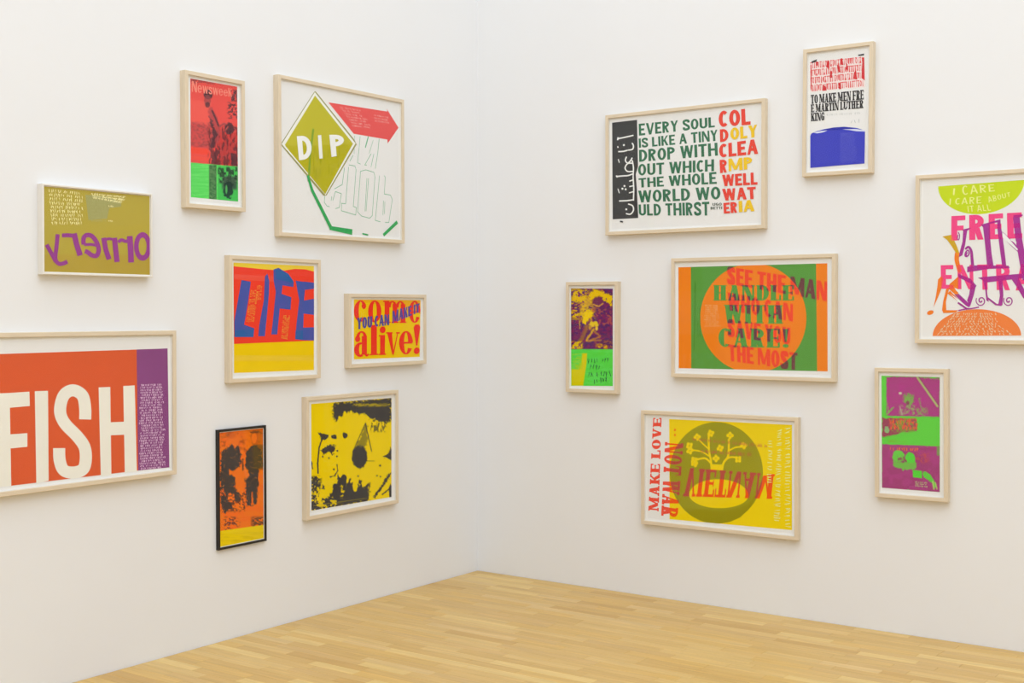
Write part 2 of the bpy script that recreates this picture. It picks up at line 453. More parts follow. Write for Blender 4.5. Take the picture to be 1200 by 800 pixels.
    def quad(s, P, q):
        """unit-square polygons -> plane, by the quad TL TR BR BL"""
        TL, TR, BR, BL = [np.array(s.loc(p)) for p in q]; out = []
        for poly in P:
            out.append([tuple(((1 - x) * (1 - y)) * BL + x * (1 - y) * BR + (1 - x) * y * TL + x * y * TR) for x, y in poly])
        return out
    def clip(s, P, box):
        out = []
        x0, x1, y0, y1 = box
        for q in P:
            for ax, lim, sg in ((0, x0, 1), (0, x1, -1), (1, y0, 1), (1, y1, -1)):
                r = []
                for i in range(len(q)):
                    a, b = q[i - 1], q[i]; da, db = sg * (a[ax] - lim), sg * (b[ax] - lim)
                    if (da < 0) != (db < 0):
                        t = da / (da - db); r.append((a[0] + (b[0] - a[0]) * t, a[1] + (b[1] - a[1]) * t))
                    if db >= 0: r.append(b)
                q = r
                if len(q) < 3: break
            if len(q) >= 3: out.append(q)
        return out
    # --- layers. Each call is one ink pass, a hair above the last
    def art(s, items, box=None):
        """items: [(polygons in plane coords, colour)] -> the print sheet's ink areas"""
        for it in items:
            P = it[0] if box is None else s.clip(it[0], box)
            s.nl += 1; s._add('print', P, it[1], s.nl * INK_Z)
    def ink(s, name, P, col, box=None):
        P = s.clip(ear(P), box or (-s.iw + .001, s.iw - .001, -s.ih + .001, s.ih - .001))
        s.nl += 1; s._add(name, s.merge(P), col, s.nl * INK_Z)
    def merge(s, P):
        """one ink pass laid down as one flat film: overlapping shapes are joined"""
        vs, fs = [], []
        for q0 in ear(P):
            for i in range(1, len(q0) - 1):
                q = [q0[0], q0[i], q0[i + 1]]; a = sum(q[k - 1][0] * q[k][1] - q[k][0] * q[k - 1][1] for k in range(3))
                if abs(a) < 1e-9: continue
                if a < 0: q = q[::-1]
                k = len(vs); vs += [Vector(p) for p in q]; fs.append([k, k + 1, k + 2])
        if not fs: return []
        ov, oe, of, _, _, og = delaunay_2d_cdt(vs, [], fs, 1, 1e-6, True)
        T = [[(vs[i].x, vs[i].y) for i in f] for f in fs]
        return [[(ov[i].x, ov[i].y) for i in f] for f, o in zip(of, og) if covered(ov, f, T, o)]
    def _add(s, name, P, col, z):
        if not hasattr(s, 'buf'): s.buf = {}
        s.buf.setdefault(name, []).append((P, col, z))
    def flush(s):
        order = sorted(s.buf, key=lambda n: n != 'print') if hasattr(s, 'buf') else []
        jobs = []
        for name in order:
            if name in ('print', 'lettering', 'handwriting'): jobs.append((name, s.buf[name]))
            elif name == 'outline_lettering': jobs += [(name, [b]) for b in s.buf[name]]
            else: jobs += [(name, [(I, b[1], b[2])]) for b in s.buf[name] for I in islands(b[0])]
        for name, bufs in jobs:
            V, F, C = [], [], []
            for P, col, z in bufs:
                many = isinstance(col, list)
                for n_, q in enumerate(P):
                    cc = col[n_] if many else col
                    lc = [min(.95, v * GAIN) for v in lin(cc)]
                    a = sum(q[i - 1][0] * q[i][1] - q[i][0] * q[i - 1][1] for i in range(len(q)))
                    if abs(a) < 1e-10: continue
                    k = len(V); idx = list(range(k, k + len(q)))
                    if a < 0: idx.reverse()
                    V += [(p[0], -(s.dp + z), p[1]) for p in q]; F.append(idx); C += [lc] * len(q)
            par = s.e if name == 'print' else (s.main or s.e)
            o = mesh_obj(name, V, F, M_INK, par); set_color(o.data, 'ink', C, 'POINT')
            if name == 'print': s.main = o
            if name == 'handwriting': o['kind'] = 'stuff'
    def overlay(s, layers, colour):
        """overprinting inks: layers = [(flag, polygons)]; every region of the plane gets colour(set of flags)"""
        vs, fs, own = [], [], []
        for flag, P in layers:
            for q in [[q0[0], q0[i], q0[i + 1]] for q0 in ear(P) for i in range(1, len(q0) - 1)]:
                a = sum(q[i - 1][0] * q[i][1] - q[i][0] * q[i - 1][1] for i in range(len(q)))
                if abs(a) < 1e-9: continue
                if a < 0: q = q[::-1]
                k = len(vs); vs += [Vector(p) for p in q]; fs.append(list(range(k, k + len(q)))); own.append(flag)
        ov, oe, of, _, _, orig = delaunay_2d_cdt(vs, [], fs, 1, 1e-6, True)
        by = {}; T = [[(vs[i].x, vs[i].y) for i in f] for f in fs]
        for f, og in zip(of, orig):
            fl = frozenset(own[i] for i in covered(ov, f, T, og))
            if not fl: continue
            c = colour(fl)
            if c is None: continue
            nm, c = c
            by.setdefault((nm, c), []).append([(ov[i].x, ov[i].y) for i in f])
        s.nl += 1; z = s.nl * INK_Z
        for (nm, c), P in by.items(): s._add(nm, P, c, z)
        s.nl += 1
    def scribble(s, q, rows, col, seed, w=.0011, fill=.93, dens=1., tall=.62, name='handwriting', ragged=0.):
        """lines of small illegible handwriting inside a quad"""
        if w < .003: w *= 1.45
        r = random.Random(seed); TL, TR, BR, BL = [np.array(s.loc(p)) for p in q]
        Wd = np.linalg.norm(TR - TL); Hd = np.linalg.norm(BL - TL); rh = 1. / rows; P = []
        lw = rh * Hd * .62 / Wd / dens
        def mp(x, y): return tuple(TL * (1 - x) * (1 - y) + TR * x * (1 - y) + BL * (1 - x) * y + BR * x * y)
        for i in range(rows):
            x = r.random() * .03 + ragged * r.random() * .3; end = fill - r.random() * .12 - ragged * r.random() * .3
            while x < end:
                for _ in range(r.randint(2, 7)):
                    if x > end: break
                    y0 = (i + .15) * rh; yh = rh * tall; n = r.randint(2, 4); pts = []
                    for k in range(n):
                        pts.append(mp(min(1, x + lw * (r.random() * .7)), y0 + yh * ((k % 2) * .8 + r.random() * .3)))
                    P += stroke(pts, w, smooth=False); x += lw
                x += lw * .8
        s.ink(name, P, col)
    def field(s, corners, paint, step=.0024):
        """continuous-tone print: a fine grid of points over the sheet, coloured by paint(X, Y)"""
        TL, TR, BR, BL = [np.array(p, float) for p in corners]
        a = [np.array(s.loc(p)) for p in corners]
        nx = int(np.linalg.norm(a[1] - a[0]) / step); ny = int(np.linalg.norm(a[3] - a[0]) / step)
        u, v = np.meshgrid(np.linspace(0, 1, nx + 1), np.linspace(0, 1, ny + 1))
        f = lambda k: TL[k] * (1 - u) * (1 - v) + TR[k] * u * (1 - v) + BL[k] * (1 - u) * v + BR[k] * u * v
        X, Y = f(0), f(1); col = paint(X, Y) / 255.
        col = np.where(col <= .04045, col / 12.92, ((np.clip(col, 0, 1) + .055) / 1.055) ** 2.4)
        col = np.clip(col * GAIN, 0, .95).reshape(-1, 3)
        s.nl += 1; V = []
        for x, y in zip(X.ravel(), Y.ravel()):
            p = s.loc((x, y)); V.append((min(max(p[0], .001 - s.iw), s.iw - .001), -(s.dp + s.nl * INK_Z), min(max(p[1], .001 - s.ih), s.ih - .001)))
        F = [(j * (nx + 1) + i, (j + 1) * (nx + 1) + i, (j + 1) * (nx + 1) + i + 1, j * (nx + 1) + i + 1) for j in range(ny) for i in range(nx)]
        o = mesh_obj('print', V, F, M_INK, s.e); set_color(o.data, 'ink', col, 'POINT'); s.main = o; return o

def ear(P):
    out = []
    for q in P:
        if len(q) > 4:
            t = tessellate_polygon([[Vector((p[0], p[1], 0)) for p in q]]); out += [[q[i] for i in k] for k in t]
        else: out.append(q)
    return out

def covered(ov, f, T, own):
    """which of the source triangles really hold the middle of face f"""
    cx = sum(ov[i].x for i in f) / len(f); cy = sum(ov[i].y for i in f) / len(f); out = []
    for k in own:
        t = T[k]; ok = True
        for i in range(3):
            (x0, y0), (x1, y1) = t[i - 1], t[i]
            if (x1 - x0) * (cy - y0) - (y1 - y0) * (cx - x0) < -1e-9: ok = False; break
        if ok: out.append(k)
    return out

def islands(P):
    """split touching polygons from separate ones"""
    par = list(range(len(P))); seen = {}
    def find(i):
        while par[i] != i: par[i] = par[par[i]]; i = par[i]
        return i
    for n, q in enumerate(P):
        for p in q:
            k = (round(p[0], 5), round(p[1], 5))
            if k in seen: par[find(n)] = find(seen[k])
            else: seen[k] = n
    g = {}
    for n, q in enumerate(P): g.setdefault(find(n), []).append(q)
    return list(g.values())

class Paint:
    def __init__(s, X, Y, base): s.X, s.Y = X, Y; s.c = np.ones(X.shape + (3,)) * np.array(base, float)
    def mix(s, m, col, op=1.):
        m = np.clip(m, 0, 1)[..., None] * op; s.c = s.c * (1 - m) + np.array(col, float) * m
    def ell(s, cx, cy, rx, ry, col, rot=0, op=1., soft=.12, rough=.0, sc=14., seed=1):
        c, t = math.cos(math.radians(rot)), math.sin(math.radians(rot)); dx, dy = s.X - cx, s.Y - cy
        d = np.hypot((dx * c + dy * t) / rx, (-dx * t + dy * c) / ry)
        if rough: d = d + (fbm(s.X / sc, s.Y / sc, seed) - .5) * rough * 2
        s.mix((1 - d) / soft + .5, col, op)
    def poly(s, pts, col, op=1., rough=0., sc=10., seed=1, soft=3.):
        X, Y = s.X, s.Y
        if rough:
            X = X + (fbm(X / sc, Y / sc, seed) - .5) * rough * 3.6; Y = Y + (fbm(s.X / sc, s.Y / sc, seed + 40) - .5) * rough * 3.6
        ins = np.zeros(X.shape, bool); dist = np.full(X.shape, 1e9); n = len(pts)
        for i in range(n):
            (x0, y0), (x1, y1) = pts[i - 1], pts[i]
            if y0 != y1:
                c = ((y0 > Y) != (y1 > Y)) & (X < (x1 - x0) * (Y - y0) / (y1 - y0) + x0); ins ^= c
            L2 = (x1 - x0) ** 2 + (y1 - y0) ** 2 or 1
            t = np.clip(((X - x0) * (x1 - x0) + (Y - y0) * (y1 - y0)) / L2, 0, 1)
            dist = np.minimum(dist, np.hypot(X - x0 - t * (x1 - x0), Y - y0 - t * (y1 - y0)))
        s.mix(np.where(ins, dist, -dist) / soft + .5, col, op)
    def line(s, pts, w, col, op=1., soft=3., rough=0., sc=8., seed=3):
        d = np.full(s.X.shape, 1e9)
        for (x0, y0), (x1, y1) in zip(pts[:-1], pts[1:]):
            L2 = (x1 - x0) ** 2 + (y1 - y0) ** 2 or 1
            t = np.clip(((s.X - x0) * (x1 - x0) + (s.Y - y0) * (y1 - y0)) / L2, 0, 1)
            d = np.minimum(d, np.hypot(s.X - x0 - t * (x1 - x0), s.Y - y0 - t * (y1 - y0)))
        if rough: d = d + (fbm(s.X / sc, s.Y / sc, seed) - .5) * rough * 2
        s.mix((w / 2 - d) / soft + .5, col, op)
    def mottle(s, sx, sy, thr, col, op=1., seed=5, soft=.08, mask=None, n=3):
        m = np.clip((fbm(s.X / sx, s.Y / sy, seed, n) - thr) / soft + .5, 0, 1)
        if mask is not None: m = m * mask
        s.mix(m, col, op)
    def box(s, x0, y0, x1, y1, soft=8.):
        return np.clip((s.X - x0) / soft + .5, 0, 1) * np.clip((x1 - s.X) / soft + .5, 0, 1) * np.clip((s.Y - y0) / soft + .5, 0, 1) * np.clip((y1 - s.Y) / soft + .5, 0, 1)

#ART#
# ------------------------------------------------------------------ left wall
R4 = lambda a, b, c, d: [a, b, c, d]

# red and green magazine-cover print
f = Frame('L', 2.231, 1.873, 2.026, 2.646, -.38, 'red-over-green magazine cover print with a dark standing figure, narrow pale wood frame').cal((200, 70), 4.213)
def p_mag(X, Y):
    p = Paint(X, Y, (222, 78, 72)); n = fbm(X / 9, Y / 9, 3)
    p.mix((Y - 90) / 60 < 0, (190, 70, 66), .0)
    p.mix(p.box(96, 85, 335, 118, 14) * (n > .42), (120, 62, 66), .55)
    p.poly([(97, 196), (200, 210), (190, 330), (97, 310)], (232, 96, 84), .6, soft=12)
    p.poly([(97, 305), (190, 320), (205, 445), (97, 432)], (190, 72, 74), .65, rough=6, soft=14)
    p.mottle(7, 5, .55, (128, 64, 66), .5, seed=9, mask=p.box(97, 310, 205, 430))
    p.poly([(97, 430), (180, 440), (190, 470), (97, 462)], (240, 70, 52), .9, soft=10)
    p.poly([(97, 470), (190, 484), (190, 500), (97, 488)], (232, 78, 60), .7, soft=8)
    p.poly([(230, 330), (333, 360), (333, 528), (215, 512)], (178, 56, 56), .6, rough=6, soft=12)
    for i in range(16): p.line([(222 + i * 7, 410), (220 + i * 7, 520)], 2.4, (120, 48, 52), .5)
    p.mottle(8, 20, .56, (92, 46, 52), .75, seed=12, mask=p.box(185, 330, 335, 525))
    # dark standing figure, generic
    dk = (74, 48, 56)
    p.ell(186, 172, 22, 24, dk, op=.9, rough=.15); p.ell(182, 200, 17, 24, (150, 70, 72), op=.7, rough=.2); p.ell(182, 222, 12, 14, dk, op=.7)
    p.poly([(185, 235), (200, 232), (225, 275), (242, 340), (238, 400), (190, 450), (200, 360), (190, 290)], (168, 70, 74), .7, rough=5)
    p.poly([(192, 280), (205, 300), (232, 370), (215, 430), (195, 440), (205, 370)], dk, .85, rough=6, soft=6)
    p.line([(205, 252), (222, 290), (236, 325)], 9, dk, .85, soft=5)
    p.line([(240, 330), (262, 316), (285, 325)], 9, (150, 70, 72), .9, soft=5)
    p.ell(290, 340, 22, 28, dk, op=.85, rough=.3); p.line([(283, 330), (272, 346)], 6, (200, 90, 80), .8)
    p.poly([(225, 440), (245, 445), (212, 520), (196, 516)], dk, .7, rough=5)
    p.poly([(296, 460), (333, 470), (333, 528), (300, 524)], dk, .75, rough=6)
    p.mottle(8, 8, .52, dk, .8, seed=21, mask=p.box(280, 210, 330, 290))
    p.mottle(8, 16, .45, dk, .8, seed=23, mask=p.box(296, 150, 335, 205))
    # green lower band
    e = 507 + (X - 100) * .088; g = np.clip((Y - e) / 4 + .5, 0, 1)
    p.mix(g, (88, 208, 92)); p.mottle(60, 4, .55, (120, 222, 116), .5, seed=30, mask=g)
    p.mix(g * p.box(190, 520, 226, 690, 4), (52, 90, 58), .85); p.mottle(5, 5, .5, (110, 150, 96), .6, seed=31, mask=g * p.box(190, 520, 226, 690))
    p.mix(g * p.box(232, 525, 335, 700, 3), (70, 184, 82), .9)
    p.mix(g * p.box(255, 575, 326, 640, 14), (60, 70, 64), .85)
    p.mottle(9, 14, .5, (44, 66, 50), .9, seed=33, mask=g * p.box(240, 530, 330, 610, 10))
    p.ell(285, 640, 24, 42, (40, 60, 50), op=.9, rough=.4); p.ell(275, 640, 5, 22, (90, 190, 92), op=.8, soft=.4); p.mix(g * p.box(232, 535, 262, 565, 3) * (1 - p.box(238, 541, 256, 559, 3)), (44, 70, 50), .8)
    return p.c
f.field([(97, 92), (328, 133), (333, 700), (100, 678)], p_mag)
def magword(t, xs, y0, y1):
    P = []; x = xs
    for ch in t:
        if ch == 'N': g, w = glyph('N', t=.24, h=.1); hgt = 1.
        elif ch == 'e': g, w = lower('e', t=.22, h=.12); hgt = .74; w *= .74
        else: g, w = glyph(ch.upper(), t=.22, h=.1); hgt = .74 if ch != 'k' else 1.; w *= .8
        sx = .74 if ch == 'e' else (.8 if ch != 'N' else 1)
        P += [[(q[0] * sx + x, q[1] * hgt) for q in pl] for pl in g]; x += w + .09
    return [[(q[0] / (x - .09), q[1]) for q in pl] for pl in P]
f.ink('lettering', f.quad(magword('Newsweek', 0, 0, 1), [(104, 104), (302, 142), (303, 184), (104, 158)]), (240, 132, 116))
f.flush()

# white print with the olive diamond
f = Frame('L', 1.656, .712, 1.927, 2.717, -.35, 'large white print with an olive diamond reading DIP and a red arrow, wood frame').cal((310, 80), 3.81)
GR = (58, 160, 88)
fine = lambda pts, w=.0032: stroke([f.loc(p) for p in pts], w, smooth=False)
f.cal((325, 180), 8.)
P = []
for pts in ([(710, 15), (680, 70)], [(760, 0), (752, 85), (780, 98)], [(880, 0), (820, 105), (838, 108)], [(905, 0), (878, 125)], [(940, 0), (918, 140)],
            [(672, 105), (728, 116), (738, 150), (712, 495), (740, 505), (735, 575), (600, 535), (602, 465), (640, 470)], [(668, 125), (640, 470)],
            [(630, 130), (608, 290), (535, 330)], [(520, 440), (545, 355), (600, 375), (580, 505), (545, 515)], [(445, 395), (440, 455), (465, 490), (490, 497)], [(510, 400), (505, 440)],
            [(780, 165), (830, 152), (905, 175), (915, 215), (890, 580), (865, 605), (790, 585), (752, 545), (762, 400), (780, 165)], [(840, 230), (822, 540)], [(855, 230), (832, 540)],
            [(958, 205), (940, 400), (918, 625), (965, 638)], [(1000, 205), (1012, 220), (1003, 378), (1060, 388), (1078, 430), (1045, 645), (1010, 645)], [(995, 440), (990, 575)], [(1008, 450), (1004, 565)]):
    P += fine(pts)
f.ink('outline_lettering', P, (110, 172, 132)); f.cal((380, 110), 11.43)
P = fine([(405, 560), (400, 800)], .0024) + fine([(480, 570), (460, 800)], .003) + fine([(590, 570), (550, 720)], .0075) + fine([(655, 620), (600, 800)], .0024) + fine([(735, 600), (715, 800)], .0035)
f.ink('outline_lettering', P, (110, 172, 132))
f.cal((310, 80), 3.81)
f.art([(f.polys([[(285, 152), (548, 193), (546, 182), (598, 265), (550, 335), (548, 318), (398, 292)]]), (222, 86, 84))])
f.scribble([(330, 168), (440, 185), (500, 275), (395, 262)], 7, (246, 172, 164), 4, w=.0017, ragged=.2)
f.scribble([(482, 202), (560, 216), (565, 250), (488, 240)], 3, (246, 172, 164), 6, w=.0017, ragged=.2)
f.ink('print', f.polys([[(228, 103), (400, 318), (411, 340), (276, 568), (262, 568), (73, 342), (73, 336), (222, 104)]]), (150, 146, 90))
f.ink('print', f.polys([[(224, 106), (406, 335), (272, 566), (76, 338)]]), (238, 236, 222))
f.ink('print', f.polys([[(225, 122), (394, 336), (270, 562), (90, 342)]]), (184, 176, 46))
f.ink('print', f.polys([[(92, 346), (392, 340), (270, 562)]]), (176, 168, 30))
P = stroke([f.loc(p) for p in [(217, 270), (202, 400), (196, 505)]], .014, smooth=False)
f.ink('print', P, (128, 156, 48))
P = []
r = random.Random(5)
for i in range(26):
    x = 205 + r.random() * 130; y = 345 + r.random() * 110
    if abs(x - 270) * 1.9 + (y - 340) < 200: P += fine([(x, y), (x + r.uniform(-3, 3), y + 22 + r.random() * 24)], .0035)
f.ink('print', P, (150, 148, 24))
P = []
for pts, w, w1 in (([(192, 478), (212, 545), (296, 712)], .015, .022), ([(290, 712), (391, 731)], .02, .03), ([(436, 738), (462, 744)], .008, .008), ([(530, 745), (592, 686)], .017, .02)):
    P += stroke([f.loc(p) for p in pts], w, smooth=False, w1=w1)
f.ink('print', P, GR)
kw = dict(fn=glyph, t=.24, h=.2)
for ch, q in (('D', [(143, 303), (205, 299), (213, 402), (153, 411)]), ('I', [(237, 299), (252, 298), (259, 402), (244, 404)]), ('P', [(288, 297), (352, 296), (357, 386), (298, 396)])):
    kk = dict(kw); kk['t'] = .24 if ch != 'I' else .5
    f.ink('lettering', f.quad(layout(ch, **kk), q), (240, 238, 226))
f.flush()

# olive print with mirrored purple letters, white frame
f = Frame('L', 2.963, 2.416, 1.703, 2.071, -.02, 'small olive print with the purple word ornery mirrored, thin white frame', bar=.008, style='white', printback=.008, sheet=.002).cal((30, 200), 5.712)
C4 = [(119, 93), (841, 160), (841, 712), (125, 688)]
f.ink('print', f.polys([C4]), (176, 158, 62))
f.ink('print', f.polys([[(122, 560), (841, 560), (841, 712), (125, 688)]]), (174, 150, 58))
f.ink('print', f.polys([[(400, 160), (545, 172), (640, 210), (640, 240), (560, 250), (545, 320), (420, 330)]]), (160, 156, 96))
f.cal((46, 215), 7.273)
CR = (236, 222, 160)
f.scribble([(75, 38), (400, 70), (410, 350), (95, 350)], 9, CR, 11, w=.0033, dens=1.0, tall=.8)
f.scribble([(420, 75), (810, 112), (720, 175), (440, 122)], 3, CR, 12, w=.003, ragged=.2, tall=.8)
f.scribble([(430, 130), (580, 150), (590, 330), (440, 330)], 7, (170, 168, 108), 13, w=.0022)
f.scribble([(585, 180), (720, 190), (720, 210), (590, 205)], 1, CR, 14, w=.002, fill=.5); f.scribble([(590, 305), (630, 310), (630, 330), (590, 328)], 1, CR, 15, w=.0028)
PU = (146, 62, 138); P = []
P += ring(880, 536, 74, 122, 34, 76, n=30)
P += stroke([(770, 448), (778, 560), (782, 672)], 48, False) + stroke([(778, 478), (735, 492), (700, 480), (672, 500)], 28)
P += stroke([(640, 462), (650, 560), (662, 668)], 44, False) + stroke([(548, 462), (565, 560), (594, 645)], 42, False) + stroke([(560, 478), (600, 470), (645, 482)], 22)
P += stroke([(378, 520), (376, 470), (400, 440), (445, 446), (485, 495), (506, 560), (490, 612), (450, 612), (412, 585), (388, 575)], 38) + stroke([(380, 520), (440, 518), (492, 528)], 24, False)
P += stroke([(296, 425), (318, 520), (348, 612)], 46, False) + stroke([(192, 442), (240, 440), (300, 445)], 34, False)
P += stroke([(62, 520), (100, 590), (140, 665)], 34, False) + stroke([(156, 432), (146, 540), (136, 640), (165, 682), (205, 680), (238, 664)], 34)
f.ink('lettering', [[f.loc(p) for p in q] for q in P], PU)
f.flush()

# big FISH print
f = Frame('L', 3.236, 2.288, .8213, 1.4683, 0, 'large orange print with huge white letters FISH and a purple strip').cal((0, 380), 3.81)
f.ink('print', f.polys([[(-60, 134), (612, 112), (617, 652), (-60, 733)]]), (211, 88, 46))
f.ink('print', f.polys([[(610, 112), (748, 107), (756, 638), (617, 652)]]), (134, 70, 124))
P = [[(-14, 308), (43, 306), (50, 720), (-10, 727)], [(40, 306), (131, 300), (133, 364), (43, 372)], [(40, 491), (122, 485), (122, 546), (40, 554)],
     [(155, 298), (214, 296), (217, 697), (162, 710)],
     [(440, 281), (492, 279), (497, 672), (450, 678)], [(550, 275), (601, 272), (611, 655), (557, 662)], [(488, 437), (556, 434), (560, 492), (490, 495)]]
P += stroke([(380, 424), (380, 375), (368, 318), (325, 294), (284, 318), (268, 385), (288, 440), (345, 500), (378, 550), (382, 610), (368, 648), (325, 661), (284, 650), (266, 605), (264, 552)], 54, k=6)
f.ink('lettering', f.polys(P), (232, 226, 214))
f.scribble([(618, 265), (746, 262), (753, 640), (622, 650)], 34, (222, 186, 214), 17, w=.0018, ragged=.25, tall=.75)
f.flush()

# LIFE
f = Frame('L', 1.975, 1.367, 1.216, 1.818, .19, 'red, blue and yellow print of the cut-out word LIFE, pale wood frame').cal((255, 290), 4.846)
f.ink('print', f.polys([[(90, 85), (547, 105), (547, 695), (93, 712)]]), (234, 194, 8))
f.ink('print', f.polys([[(90, 85), (547, 105), (547, 150), (90, 130)]]), (238, 200, 58))
f.ink('print', f.polys([[(94, 612), (547, 610), (547, 640), (94, 645)]]), (226, 190, 40))
f.ink('print', f.polys([[(90, 106), (150, 112), (250, 122), (315, 127), (380, 130), (440, 121), (500, 124), (547, 136), (547, 528), (93, 547)]]), (246, 62, 44))
f.ink('print', f.polys([[(90, 150), (330, 165), (330, 195), (90, 180)]]), (240, 80, 62))
BL = (72, 84, 160)
f.ink('lettering', f.polys([[(135, 184), (188, 194), (174, 300), (150, 440), (135, 452), (95, 470), (94, 420)], [(95, 455), (150, 438), (208, 458), (203, 508), (95, 508)],
     [(268, 165), (282, 148), (293, 190), (291, 260), (284, 340), (268, 503), (230, 503), (236, 440), (262, 300)],
     [(317, 124), (345, 115), (358, 122), (370, 200), (362, 270), (352, 350), (338, 493), (304, 493), (312, 430), (330, 250), (318, 190)], [(345, 115), (400, 148), (432, 196), (430, 224), (365, 214)],
     [(360, 262), (418, 282), (414, 352), (352, 346)],
     [(443, 188), (500, 196), (490, 300), (487, 420), (484, 525), (440, 520), (447, 440), (463, 300)], [(490, 193), (547, 199), (547, 234), (496, 240)], [(484, 302), (547, 290), (547, 382), (484, 374)], [(480, 455), (547, 452), (547, 527), (480, 525)]]), BL)
f.ink('lettering', f.polys([[(96, 470), (205, 462), (203, 508), (95, 508)], [(330, 120), (400, 148), (430, 190), (425, 200), (330, 180)], [(442, 470), (484, 470), (484, 524), (440, 520)]]), (48, 94, 158))
OR = (250, 150, 60)
f.scribble([(158, 425), (190, 215), (235, 215), (205, 425)], 4, OR, 22, w=.0022, tall=.75)
f.scribble([(212, 300), (225, 195), (255, 200), (245, 300)], 3, OR, 23, w=.002, tall=.75)
f.scribble([(358, 520), (372, 375), (412, 375), (395, 520)], 4, OR, 24, w=.0022, tall=.75)
f.flush()

# come alive
f = Frame('L', 1.158, .523, 1.26, 1.65, -.21, 'small yellow print with fat red words come alive and slanted blue letters').cal((395, 335), 7.62)
f.ink('print', f.polys([[(150, 120), (745, 126), (738, 632), (150, 655)]]), (240, 190, 10))
f.ink('print', f.polys([[(150, 120), (745, 126), (745, 250), (640, 130)]]), (244, 170, 20))
RD = (228, 52, 34)
for ch, q in (('c', [(150, 128), (262, 128), (262, 318), (150, 322)]), ('o', [(276, 128), (396, 130), (396, 320), (276, 330)]), ('m', [(412, 132), (626, 134), (626, 330), (412, 330)]), ('e', [(640, 132), (744, 132), (744, 328), (640, 330)]),
              ('a', [(152, 405), (284, 400), (284, 625), (152, 632)]), ('v', [(438, 412), (560, 412), (560, 612), (438, 614)]), ('e', [(553, 402), (676, 400), (676, 610), (553, 612)])):
    g, w = lower(ch); f.ink('lettering', f.quad([[(p[0] / w, p[1]) for p in q2] for q2 in g], q), RD)
for ch, q, hh in (('l', [(288, 350), (368, 345), (368, 615), (288, 618)], 1.5), ('i', [(372, 362), (440, 360), (436, 614), (372, 616)], 1.43), ('!', [(682, 345), (742, 342), (736, 604), (682, 608)], 1.5)):
    g, w = lower(ch); f.ink('lettering', f.quad([[(p[0] / w, p[1] / hh) for p in q2] for q2 in g], q), RD)
f.cal((410, 345), 13.33)
f.ink('lettering', f.quad(layout('YOU CAN', glyph, t=.34, h=.18, gap=.08), [(112, 365), (610, 305), (612, 475), (108, 545)]), (84, 78, 146))
f.ink('lettering', f.quad(layout('MAKE IT', glyph, t=.34, h=.18, gap=.08), [(662, 258), (1085, 136), (1085, 272), (665, 450)]), (92, 72, 150))
f.flush()

# orange print with two dark figures, black frame
f = Frame('L', 2.031, 1.7265, .435, 1.0, -.22, 'narrow orange print with two dark figures over a yellow band, thin black frame', bar=.011, depth=.018, style='black', printback=.009, sheet=.001).cal((240, 490), 4.85)
def p_two(X, Y):
    p = Paint(X, Y, (240, 106, 26)); dk = (66, 58, 54)
    p.mottle(14, 12, .58, (150, 70, 32), .7, seed=4, mask=p.box(80, 60, 340, 190, 20)); p.mottle(40, 30, .5, (250, 122, 20), .5, seed=6)
    p.mix(p.box(270, 60, 340, 290, 30), (150, 90, 24), .45)
    p.ell(165, 120, 34, 40, (250, 112, 30), rough=.2); p.ell(150, 95, 30, 18, (176, 84, 34), op=.5, rough=.5)
    p.poly([(95, 190), (130, 165), (150, 150), (175, 170), (188, 150), (205, 170), (205, 250), (195, 285), (150, 300), (135, 290), (140, 320), (175, 330), (172, 400), (200, 430), (205, 465), (150, 480), (160, 510), (110, 540), (90, 470), (84, 400), (90, 300)], dk, rough=8, sc=9, soft=4)
    p.poly([(137, 292), (155, 305), (180, 285), (215, 270), (220, 330), (215, 400), (180, 400), (172, 330), (145, 320)], (246, 112, 22), rough=5, soft=4)
    p.poly([(90, 400), (112, 400), (114, 440), (92, 445)], (240, 104, 30), .9, rough=8); p.ell(148, 450, 20, 30, (244, 110, 26), rough=.5); p.ell(125, 500, 26, 26, dk, rough=.5, op=.7)
    p.poly([(265, 75), (292, 72), (304, 110), (296, 150), (268, 152), (258, 110)], (196, 92, 28), .9, rough=4); p.ell(280, 110, 15, 30, (240, 112, 30), rough=.2); p.line([(262, 80), (300, 78)], 10, (90, 60, 40), .7, rough=3)
    p.poly([(235, 185), (265, 160), (285, 150), (318, 170), (330, 270), (308, 290), (304, 380), (296, 490), (276, 495), (272, 420), (262, 500), (240, 500), (232, 400), (230, 340), (252, 330), (250, 290), (228, 280)], dk, rough=6, sc=9, soft=4)
    p.mix(p.box(275, 150, 334, 290, 12), (92, 74, 34), .55); p.line([(222, 270), (238, 335), (246, 320)], 13, (244, 118, 50), .9); p.line([(216, 235), (216, 290)], 10, dk, .8, rough=5)
    p.poly([(245, 430), (258, 430), (258, 480), (250, 480)], dk, 1); p.line([(268, 420), (268, 480)], 6, (240, 106, 30), .8)
    p.mottle(9, 7, .56, (80, 50, 44), .85, seed=14, mask=p.box(90, 420, 235, 530, 20)); p.mottle(10, 8, .55, (84, 50, 50), .8, seed=15, mask=p.box(110, 560, 200, 640, 14)); p.mottle(12, 6, .46, (84, 60, 44), .85, seed=16, mask=p.box(265, 560, 340, 625, 16))
    p.mottle(5, 5, .76, (250, 150, 60), .7, seed=19, mask=p.box(90, 170, 320, 480, 20))
    e = 640 - (X - 85) * .14; p.mix((Y - e) / 3 + .5, (226, 196, 6)); p.mottle(60, 4, .58, (202, 172, 10), .6, seed=18, mask=np.clip((Y - e - 14) / 8, 0, 1))
    return p.c
f.field([(80, 74), (341, 55), (341, 706), (80, 744)], p_two)
f.flush()

